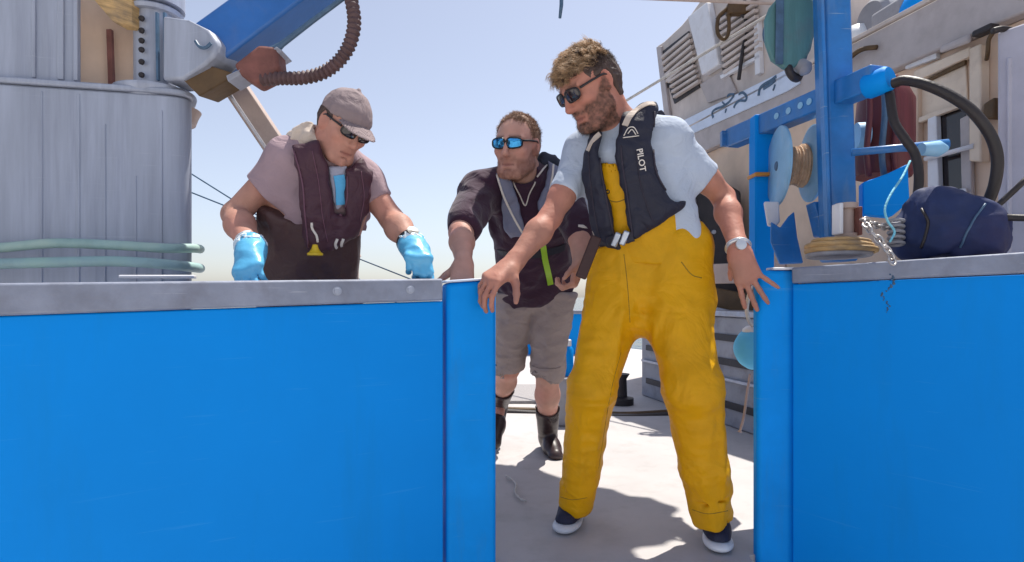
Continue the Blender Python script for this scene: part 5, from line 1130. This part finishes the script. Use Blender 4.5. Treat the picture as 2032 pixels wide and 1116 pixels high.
# ------------------------------------------------------------------ man in shorts leaning on the post
def man_shorts():
    pel, nk = P(1064, 560, 2.76), P(1046, 352, 2.46); s0, s1 = P(955, 378, 2.44), P(1116, 366, 2.54)
    e0, w0 = P(915, 462, 2.2), P(920, 520, 2.0); e1, w1 = P(1150, 448, 2.42), P(1150, 520, 2.3)
    root = thing('person', 'man in maroon fleece, grey shorts and mirrored sunglasses leaning on the gate post', 'person', (0.16, 3.05, 0))
    z = (nk - pel).normalized(); x = (s1 - s0); x = (x - x.dot(z) * z).normalized(); y = z.cross(x); T = Frame(pel, x, y, z)
    hx, hy, hz = ortho((-.42, -.88, -.2), (.09, 0, 1)); H = Frame(P(1026, 289, 2.36), hx, hy, hz, 1.03)
    kl, kr = P(1008, 730, 3.05), P(1086, 736, 2.95); al, ar = P(990, 802, 3.4), P(1087, 866, 3.25); hl, hr = P(1024, 590, 2.78), P(1098, 588, 2.76)
    lo, hi = bounds([pel, H.w(0, 0, .15), H.w(0, .1, 0), w0 - V(.08, .14, .05), w1, ar - V(0, 0, .1), al, s0, s1], .14)
    f = Field(lo, hi, .0055)
    torso_prims(f, T, s0, s1, nk, 0, k=.05)
    add_head(f, H, 1.1); f.rc(A3(nk), H.w(0, -.03, -.05), .066, .064, .03)
    for s, e, w_ in ((s0, e0, w0), (s1, e1, w1)):
        f.rc(s, e, .055, .046, .03); f.rc(e, A3(e) * .65 + A3(w_) * .35, .043, .045, .02); f.rc(A3(e) * .65 + A3(w_) * .35, w_, .045, .028, .02)
    add_hand(f, w0, (-.02, -.45, -.62), (.05, .75, -.6), -1, 1.05, [.45, .5, .5, .55], thumb=(.8, .4, .3))
    add_hand(f, w1, (-.25, -.15, -1), (-1, .2, .2), -1, 1.0, [.9, 1, 1, 1])
    for h_, k_, a_ in ((hl, kl, al), (hr, kr, ar)):
        f.rc(h_, k_, .085, .06, .04); f.rc(k_, k_ * .65 + a_ * .35, .058, .062, .03); f.rc(k_ * .65 + a_ * .35, a_, .062, .038, .03); f.rc(a_, a_ + V(0, -.08, -.04), .038, .034, .03)
    bald = lambda co, c: c
    tn = tone_skin((.58, .315, .245), H, beard=((.25, .105, .075), .68, -.045)); body = f.build('body', SKINM, root, tn)
    # fleece with wide sleeves
    f2 = Field(lo, hi, .0068)
    torso_prims(f2, T, s0, s1, nk, .018, k=.06)
    f2.rc(T.w(0, 0, .1), T.w(0, 0, -.05), .155, .16, .06, flat=(y, .75))
    f2.rc(s0, A3(s0) * .1 + A3(e0) * .9, .077, .066, .05); f2.rc(s1, e1, .075, .06, .05); f2.rc(e1, e1 * .8 + w1 * .2, .066, .06, .04)
    X, Y, Z = f2.G()
    d = nrm(A3(e0) - A3(s0)); L = float(np.linalg.norm(A3(e0) - A3(s0))); t = (X - s0.x) * d[0] + (Y - s0.y) * d[1] + (Z - s0.z) * d[2]; rad = np.sqrt((X - s0.x - d[0] * t) ** 2 + (Y - s0.y - d[1] * t) ** 2 + (Z - s0.z - d[2] * t) ** 2)
    f2.D = np.where((t > L * .4) & (rad < .13), smax(f2.D, t - L * .98, .008), f2.D).astype(np.float32)
    low = -((X - pel.x) * z.x + (Y - pel.y) * z.y + (Z - pel.z) * z.z) - .045; f2.D = smax(f2.D, low.astype(np.float32), .012)
    f2.wrinkle(.011, 7, T, (1, 1, 1.4)); f2.rc(nk - z * .015, H.w(0, -.01, -.08), .062, .068, .01, 'cut')
    fl_ = f2.build('fleece', MC['fleece'], root); ft = tree_of(fl_)
    # hood bunched behind the neck
    f5 = Field(lo, hi, .0065); f5.rc(P(1090, 330, 2.5), P(1050, 345, 2.6), .045, .05, .04); f5.rc(P(1050, 345, 2.6), P(1004, 348, 2.52), .05, .04, .04); f5.rc(P(1078, 318, 2.46), P(1108, 340, 2.46), .028, .03, .03); f5.rc(P(1000, 340, 2.44), P(996, 352, 2.4), .024, .024, .03)
    f5.rc(nk, H.w(0, -.02, -.06), .064, .07, .01, 'cut'); f5.wrinkle(.01, 14); f5.build('hood', MC['hood'], fl_)
    # life vest lobes
    TF = Field(lo, hi, .0065); torso_prims(TF, T, s0, s1, nk, .022, k=.06); TF.rc(T.w(0, 0, .1), T.w(0, 0, -.05), .16, .165, .06, flat=(y, .75)); x_, y_, z_ = T.loc(*TF.G())
    def uw(px, py, d=2.42): q = T.loc(*A3(P(px, py, d))); return (float(q[0]), float(q[2]))
    l0 = [uw(972, 330), uw(994, 322), uw(1012, 362), uw(1028, 412), uw(1044, 470), uw(1020, 482), uw(1002, 460), uw(990, 400)]
    l1 = [uw(1062, 400), uw(1074, 350), uw(1090, 322), uw(1116, 335), uw(1112, 380), uw(1092, 436), uw(1072, 436)]
    vest = shell(TF, .018, .016, np.where(y_ + 0 * x_ < 0, np.minimum(poly2(x_, z_, l0), poly2(x_, z_, l1)), poly2(x_, z_, [(-.13, .2), (.13, .2), (.13, .5), (-.13, .5)])), .025)
    vest.wrinkle(.004, 16, T); vest.rc(nk, H.w(0, -.01, -.07), .068, .075, .01, 'cut'); vo = vest.build('life_vest', MC['grey_vest'], root); vt = tree_of(vo)
    drape_tube('piping', vt, [(980, 330), (988, 352), (1000, 390), (1016, 425), (1034, 458), (1040, 466)], .0045, MC['piping'], vo)
    drape_tube('piping', vt, [(1098, 328), (1096, 350), (1088, 390), (1080, 420), (1076, 434)], .0045, MC['piping'], vo)
    drape_tube('piping', ft, [(1066, 352), (1076, 338), (1090, 326), (1104, 326)], .004, MC['piping'], fl_, .004)
    q, n_ = hit(ft, 1038, 462, .012)
    if q is not None: m = MB(); m.torus(q, n_, .014, .004, 20, 8); m.build('ring', MC['piping'], vo, smooth=170)
    drape_tube('zip_cord', ft, [(1018, 362), (1030, 385), (1042, 408), (1050, 385), (1062, 362)], .003, MC['piping'], fl_, .003)
    ls = drape_strip('lime_strap', ft, [(1077, 488), (1081, 515), (1088, 545), (1092, 565)], .026, MC['lime'], vo, .006, .005)
    drape_strip('waist_belt', ft, [(990, 500), (1020, 506), (1060, 506), (1100, 498), (1120, 490)], .03, MC['navy_soft'], vo, .004, .004)
    # shorts
    f3 = Field(lo, hi, .0068); f3.rc(hl, kl, .105, .083, .02); f3.rc(hr, kr, .105, .088, .02); f3.rc(P(1030, 562, 2.76), P(1096, 562, 2.76), .122, .122, .04)
    X, Y, Z = f3.G(); f3.D = smax(f3.D, (Z - (CAMZ + .02) + 0 * f3.D).astype(np.float32), .02)
    for k_, h_ in ((kl, hl), (kr, hr)):
        d = nrm(A3(k_) - A3(h_)); t = (X - k_.x) * d[0] + (Y - k_.y) * d[1] + (Z - k_.z) * d[2]; near = np.sqrt((X - k_.x) ** 2 + (Y - k_.y) ** 2 + (Z - k_.z) ** 2) < .22
        f3.D = np.where(near, smax(f3.D, t - .035, .008), f3.D).astype(np.float32); 
    f3.wrinkle(.009, 8, None, (1, 1, 1.3), oct=1); f3.wrinkle(.004, 20, None, (1, 1, 2), oct=1, seed=3.0)
    for k_, h_ in ((kl, hl), (kr, hr)):
        d = Vector(nrm(A3(k_) - A3(h_))); f3.rc(k_ - d * .02, k_ + d * .2, .08, .08, .006, 'cut')
    sh = f3.build('shorts', MC['shorts'], root); stt = tree_of(sh)
    drape_strip('hem', stt, [(1056, 728), (1075, 734), (1098, 734), (1112, 730)], .014, MC['shorts'], sh, .004)
    # boots
    for k_, a_, toe in ((kl, al, V(-.02, -.22, -.17)), (kr, ar, V(.03, -.2, -.055))):
        lo3, hi3 = bounds([k_ * .5 + a_ * .5, a_, a_ + toe], .1); fb_ = Field(lo3, hi3, .005); up_ = k_ * .46 + a_ * .54
        fb_.rc(up_, a_, .068, .052, .02); fb_.rc(a_ + V(0, .02, -.03), a_ + toe * .6 + V(0, 0, -.01), .048, .046, .03); fb_.rc(a_ + toe * .5, a_ + toe, .046, .04, .03)
        d = nrm(A3(a_) - A3(k_)); X, Y, Z = fb_.G(); t = (X - up_.x) * d[0] + (Y - up_.y) * d[1] + (Z - up_.z) * d[2]; fb_.D = smax(fb_.D, -t.astype(np.float32) - .0, .008); fb_.rc(up_ - Vector(d) * .05, up_ + Vector(d) * .05, .06, .055, .005, 'cut')
        fb_.wrinkle(.0025, 12, None, (.6, .6, 2), oct=1); 
        if a_ is ar: fb_.D = smax(fb_.D, (-(Z - .004) + 0 * fb_.D).astype(np.float32), .006)
        fb_.build('boot', MC['boot'], root)
    line = [(.12, .13), (.06, .1), (.03, .085), (.03, .02), (.025, -.02), (.015, -.02), (.008, .02), (-.03, .02), (-.036, -.03), (-.05, -.07), (-.14, -.08), (-.17, .1), (-.05, .22), (.1, .2)]
    ho = hair_shell(H, .002, line, nz=.003).build('hair', MC['hair_b'], root)
    crop = lambda d: 1 if (d[2] > -.5 and d[1] < .62 and (d[2] > .62 or d[1] < .3) and not (abs(d[0]) > .7 and d[2] < .1 and d[1] > -.35) and (d[1] < -.25 or d[2] > .02)) else 0
    head_hair('cropped_hair', MC['hair_b'], ho, H, crop, .015, 420, 14, .06, .0007, .45, .6, 5, .01)
    beard_strands('beard', MC['hair_b'], root, body, tn, 3600, .0035, .0004, 3)
    glasses(H, root, MC['lens_blue'], MC['frame_dark'], .029, .019)
    m = MB(); d = (w1 - e1).normalized(); m.torus(e1 * .72 + w1 * .28, d, .05, .012, 26, 8); m.build('sleeve_cuff', MC['piping'], fl_, smooth=170)
    return root
B_ = man_shorts()

# ------------------------------------------------------------------ man in the cap bending over the bulwark
def man_cap():
    pel, nk = P(612, 556, 2.12), P(652, 292, 1.9); s0, s1 = P(572, 320, 1.9), P(718, 356, 2.0)
    e0, w0 = P(466, 426, 1.9), P(500, 494, 1.70); e1, w1 = P(778, 436, 1.98), P(821, 490, 1.86)
    root = thing('person', 'man in grey cap, dark brown waders and blue gloves bending over the left bulwark', 'person', (pel.x, 2.2, 0))
    z = (nk - pel).normalized(); x = (s1 - s0); x = (x - x.dot(z) * z).normalized(); y = z.cross(x); T = Frame(pel, x, y, z)
    hx, hy, hz = ortho((.60, -.56, -.57), (.06, .1, 1)); H = Frame(P(683, 250, 1.86), hx, hy, hz, .86)
    lo, hi = bounds([pel - V(0, 0, .1), H.w(0, 0, .15), w1 + V(.1, -.1, -.06), w0 - V(.08, .1, .08), e0, s0], .14)
    f = Field(lo, hi, .005)
    torso_prims(f, T, s0, s1, nk, -.004, L=.47)
    add_head(f, H, 1.02); f.rc(A3(nk), H.w(0, -.035, -.05), .06, .058, .03)
    for s, e, w_ in ((s0, e0, w0), (s1, e1, w1)):
        f.rc(s, e, .05, .04, .03); f.rc(e, A3(e) * .68 + A3(w_) * .32, .04, .045, .015); f.rc(A3(e) * .68 + A3(w_) * .32, w_, .045, .029, .02)
    f.rc(w0, w0 + (w0 - e0) * .12 + V(0, 0, -.01), .032, .03, .01); f.rc(w1, w1 + (w1 - e1) * .25, .03, .028, .01)
    for h_ in (P(575, 600, 2.18), P(650, 600, 2.18)): f.rc(pel, h_, .1, .1, .05)
    body = f.build('body', SKINM, root, tone_skin((.5, .25, .19), H, beard=((.25, .12, .09), .25, -.05)))
    # gloves: loose rubber cuffs, five fingers each
    for w_, e_, fd, pn, side, cu in ((w0, e0, (.22, -.72, -.6), (.2, .6, -.75), -1, [.6, .6, .65, .7]), (w1, e1, (.3, -.85, -.42), (-.1, .35, -1), 1, [.9, .95, 1.0, 1.05])):
        lo3, hi3 = bounds([w_, A3(w_) + nrm(fd) * .2], .15); g = Field(lo3, hi3, .0042)
        add_hand(g, A3(w_) + nrm(fd) * .015, fd, pn, side, .98, cu, wr=.04, fat=1.24, thumb=(.25, .55, .85)); d = nrm(A3(w_) - A3(e_)); g.rc(A3(w_) - d * .018, A3(w_) + nrm(fd) * .04, .045, .038, .02)
        g.wrinkle(.0025, 17, None, (1, 1, 1)); g.rc(A3(w_) - d * .12, A3(w_) - d * .008, .043, .038, .003, 'cut'); go = g.build('glove', MC['glove'], root)
        c = Field(lo3, hi3, .0042); c.rc(A3(w_) - d * .025, A3(w_) - d * .013, .044, .045, .002); c.rc(A3(w_) - d * .14, A3(w_) + d * .05, .041, .041, .003, 'cut'); c.wrinkle(.003, 40); c.build('glove_cuff', MC['cuff'], go)
    # T-shirt
    f2 = Field(lo, hi, .006); torso_prims(f2, T, s0, s1, nk, .01, L=.47); f2.rc(s0, A3(s0) * .45 + A3(e0) * .55, .06, .058, .04); f2.rc(s1, A3(s1) * .35 + A3(e1) * .65, .055, .048, .04); f2.rc(A3(s0) + A3((.02, 0, -.05)), A3(s0) * .5 + A3(e0) * .5 + A3((.035, 0, -.03)), .06, .055, .04)
    X, Y, Z = f2.G()
    for s, e, q in ((s0, e0, .52), (s1, e1, .56)):
        d = nrm(A3(e) - A3(s)); L = float(np.linalg.norm(A3(e) - A3(s))); t = (X - s.x) * d[0] + (Y - s.y) * d[1] + (Z - s.z) * d[2]; rad = np.sqrt((X - s.x - d[0] * t) ** 2 + (Y - s.y - d[1] * t) ** 2 + (Z - s.z - d[2] * t) ** 2)
        f2.D = np.where((t > L * .3) & (rad < .13), smax(f2.D, t - L * q, .006), f2.D).astype(np.float32)
    f2.wrinkle(.006, 9, T, (1, 1, 1.5), oct=1); f2.D = smax(f2.D, (-((X - pel.x) * z.x + (Y - pel.y) * z.y + (Z - pel.z) * z.z) + .17 + np.where(rad < .0, 1, 0)).astype(np.float32), .01) if False else np.where((X - pel.x) * x.x + (Y - pel.y) * x.y + (Z - pel.z) * x.z > -.21, smax(f2.D, (-((X - pel.x) * z.x + (Y - pel.y) * z.y + (Z - pel.z) * z.z) + .235).astype(np.float32), .01), f2.D).astype(np.float32); f2.rc(nk - z * .03, nk + z * .15, .062, .066, .005, 'cut'); f2.build('tshirt', MC['mauve'], root)
    # waders
    hl, hr = P(575, 590, 2.2), P(652, 590, 2.2); kl, kr = V(hl.x - .02, 2.18, .46), V(hr.x + .02, 2.16, .46); al, ar = V(hl.x - .03, 2.3, .1), V(hr.x + .03, 2.28, .1)
    lo2, hi2 = bounds([hl, hr, al, ar, P(540, 400, 2.0), P(720, 400, 2.0)], .18); lo2[2] = .0; f3 = Field(lo2, hi2, .0075)
    f3.rc(P(566, 470, 2.06), P(578, 560, 2.1), .105, .115, .06); f3.rc(P(655, 470, 2.06), P(642, 560, 2.1), .1, .115, .06); f3.rc(P(604, 415, 2.0), P(606, 500, 2.06), .156, .156, .06)
    for h_, k_, a_ in ((hl, kl, al), (hr, kr, ar)): f3.rc(h_, k_, .12, .095, .05); f3.rc(k_, a_, .095, .07, .04); f3.rc(a_ + V(0, .02, -.05), a_ + V(0, -.16, -.06), .05, .045, .03)
    X, Y, Z = f3.G(); f3.D = smax(f3.D, (-(Z - .006) + 0 * f3.D).astype(np.float32), .006); tl = (X - P(612, 405, 2).x) * z.x + (Y - P(612, 405, 2.02).y) * z.y + (Z - P(612, 405, 2.02).z) * z.z; f3.D = smax(f3.D, tl.astype(np.float32), .01)
    f3.wrinkle(.01, 8, None, (1, 1, 1.2)); wd = f3.build('waders', MC['brown'], root)
    # vest
    TF = Field(lo, hi, .006); torso_prims(TF, T, s0, s1, nk, .01, L=.47); TF.rc(P(566, 470, 2.06), P(578, 560, 2.1), .1, .11, .06); TF.rc(P(655, 470, 2.06), P(642, 560, 2.1), .095, .11, .06); TF.rc(P(604, 415, 2.0), P(606, 500, 2.06), .15, .15, .06)
    x_, y_, z_ = T.loc(*TF.G())
    def uw(px, py, d=1.88): q = T.loc(*A3(P(px, py, d))); return (float(q[0]), float(q[2]))
    l0 = [uw(578, 268), uw(632, 262), uw(650, 318), uw(662, 420), uw(700, 440), uw(740, 380), uw(735, 440), uw(712, 492), uw(660, 505), uw(606, 502), uw(598, 420), uw(594, 340)]
    l1 = [uw(686, 330), uw(718, 312), uw(742, 350), uw(744, 400), uw(728, 460), uw(690, 440), uw(684, 380)]
    vest = shell(TF, .026, .015, np.where(y_ + 0 * x_ < 0, np.minimum(poly2(x_, z_, l0), poly2(x_, z_, l1)), poly2(x_, z_, [(-.14, .05), (.14, .05), (.14, .45), (-.14, .45)])), .025)
    vest.rc(P(590, 285, 1.92), P(630, 268, 1.92), .03, .03, .03); vest.rc(nk, H.w(0, -.02, -.06), .062, .068, .01, 'cut'); vest.el(H, (0, .01, -.01), (.085, .11, .13), .01, 'cut'); vest.wrinkle(.005, 16, T); vo = vest.build('life_vest', MC['plum'], root); vt = tree_of(vo)
    ft = tree_of(vo)
    cl_ = Field(lo, hi, .005); cl_.rc(P(584, 276, 1.88), P(612, 270, 1.86), .03, .034, .02); cl_.rc(P(612, 270, 1.86), P(634, 278, 1.85), .034, .022, .02); cl_.rc(nk, H.w(0, -.02, -.06), .06, .064, .01, 'cut'); cl_.wrinkle(.008, 24); cl_.build('collar_lining_and_sun', MC['collar'], vo)
    drape_tube('edge_binding', vt, [(584, 300), (600, 360), (606, 430), (612, 490)], .0025, MC['binding_plum'], vo)
    drape_tube('edge_binding', vt, [(650, 320), (658, 370), (664, 412), (678, 428), (688, 400), (690, 350)], .0025, MC['binding_plum'], vo)
    drape_tube('panel_seam', vt, [(620, 300), (632, 360), (640, 430), (650, 480)], .0014, MC['binding_plum'], vo)
    drape_tube('panel_seam', vt, [(716, 340), (722, 390), (714, 440)], .0014, MC['binding_plum'], vo)
    # pale blue shirt front showing in the vest opening
    inn = shell(TF, .012, .006, np.maximum(poly2(x_, z_, [uw(648, 318), uw(690, 322), uw(688, 405), uw(668, 420), uw(660, 400)]), y_ + 0 * z_)); io = inn.build('shirt_front', MC['tee_blue'], root)
    it = tree_of(io); drape_strip('blue_tag', it, [(672, 348), (676, 375), (676, 412)], .034, MC['blue_inner'], io, .004)
    # toggle
    drape_tube('toggle_cord', vt, [(618, 442), (620, 455), (628, 468), (630, 480)], .004, MC['piping'], vo)
    q, n_ = hit(vt, 627, 494, .012)
    if q is None: q = P(627, 494, 1.86)
    m = MB(); m.lathe(q - UP * .014, UP, [(0, .024), (.006, .025), (.012, .017), (.022, .011), (.034, .008), (.036, 0)], 20); m.build('yellow_toggle', MC['yellow_plastic'], vo)
    for px in (669, 681): drape_strip('strap_buckle', vt, [(px, 474), (px - 4, 486), (px + 1, 498)], .008, MC['piping'], vo, .004)
    # cap and glasses
    lo3, hi3 = bounds([H.w(0, .05, .06)], .22); c = Field(lo3, hi3, .004)
    c.el(H, (0, -.012, .036), (.089, .108, .099), 0); x1, y1, z1 = H.loc(*c.G()); c.D = smax(c.D, ((.03 + .12 * y1 * 0 - z1 + .25 * (y1 - .08) * (y1 > .05) * -1) + 0 * x1).astype(np.float32), .006)
    c.rc(H.w(0, -.012, .136), H.w(0, -.012, .139), .007, .007, .004); c.wrinkle(.003, 20); co_ = c.build('cap', MC['cap'], root)
    b = Field(lo3, hi3, .004); x1, y1, z1 = H.loc(*b.G()); rr = np.sqrt((x1 / .078) ** 2 + ((y1 - .06) / .115) ** 2); surf = np.abs(z1 - (.045 - 3.4 * x1 * x1 - .28 * (y1 - .08))) - .003
    b.D = smax(smax(surf, (rr - 1) * .08, .006), (.068 - y1) + 0 * x1 + 0 * z1, .004).astype(np.float32); b.build('brim', MC['cap'], co_)
    m = MB(); m.tube(spline([H.w(.03, -.112, .036), H.w(.0, -.126, .03), H.w(-.03, -.112, .036)]), .008, 8); m.build('strap', MC['capdark'], co_, smooth=170)
    hl_ = [(.03, .04), (.028, -.012), (.016, -.014), (.01, .014), (-.03, .02), (-.036, -.03), (-.05, -.075), (-.14, -.08), (-.15, .05)]
    hair_shell(H, .004, hl_).build('hair', MC['hair_dark'], root); glasses(H, root, MC['lens_dark'], MC['frame_dark'], .027, .017)
    d = (w1 - e1).normalized(); m = MB(); m.torus(w1 - d * .035, d, .036, .009, 26, 8); m.build('watch', MC['watch'], root, smooth=170)
    m = MB(); m.lathe(w1 - d * .035 + V(.015, -.03, .025), V(.35, -.6, .6), [(0, .02), (.008, .019), (.01, 0)], 20); m.build('watch_face', MC['watch'], root)
    return root
C_ = man_cap()
# ------------------------------------------------------------------ tarpaulin bag on the right cap
lo, hi = bounds([P(1780, 500, 1.72), P(1998, 380, 1.72)], .22); bgf = Field(lo, hi, .006)
for a, b_, ra, rb_ in (((1855, 425, 1.74), (1905, 428, 1.72), .052, .05), ((1835, 452, 1.74), (1860, 440, 1.72), .068, .08), ((1880, 445, 1.7), (1925, 456, 1.68), .084, .07), ((1935, 465, 1.66), (1952, 474, 1.64), .06, .05), ((1815, 478, 1.76), (1850, 485, 1.74), .045, .05), ((1955, 485, 1.62), (1900, 485, 1.66), .035, .05)): bgf.rc(P(*a), P(*b_), ra, rb_, .05)
X, Y, Z = bgf.G(); bgf.D = smax(bgf.D, (.968 - Z + 0 * bgf.D).astype(np.float32), .012); bgf.wrinkle(.016, 5.5, None, (1, 1, 1), oct=2); bgf.wrinkle(.006, 12, None, (1.6, 1, .7), seed=9.0)
bag = thing('covered_bag', 'dark blue crumpled tarpaulin bag lying on the right bulwark cap', 'bag', P(1890, 500, 1.7)); bo_ = bgf.build('tarpaulin', M['tarp'], bag); bt = tree_of(bo_)
drape_tube('drawcord', bt, [(1830, 415), (1842, 440), (1836, 470), (1828, 492)], .004, M['rubber'], bag)
drape_tube('seam', bt, [(1955, 405), (1930, 440), (1915, 470), (1905, 492)], .003, M['slate'], bag)
# ------------------------------------------------------------------ added unseen bundle above the picture, shaped to cast shade on the deck
k_ = 3.35 / SUN.z; off_ = Vector((SUN.x * k_, SUN.y * k_, 3.35))
pts = [((-.12, 2.62), .3), ((.12, 2.45), .26), ((.34, 2.3), .24), ((.18, 1.92), .22), ((.05, 2.0), .3), ((-.2, 2.2), .3), ((.56, 2.33), .085), ((.47, 2.12), .12)]
c_ = [Vector((a[0], a[1], 0)) + off_ for a, r in pts]
lo, hi = bounds(c_, .45); nb = Field(lo, hi, .02)
for c0, (a, r) in zip(c_, pts): nb.rc(c0, c0 + V(0, 0, .15), r, r * .8, .08)
nb.rc(c_[1], V(1.2, 3.0, 3.62), .15, .05, .1); nb.wrinkle(.03, 8)
nb.build('shade_bundle', M['grey_paint'], bm_)
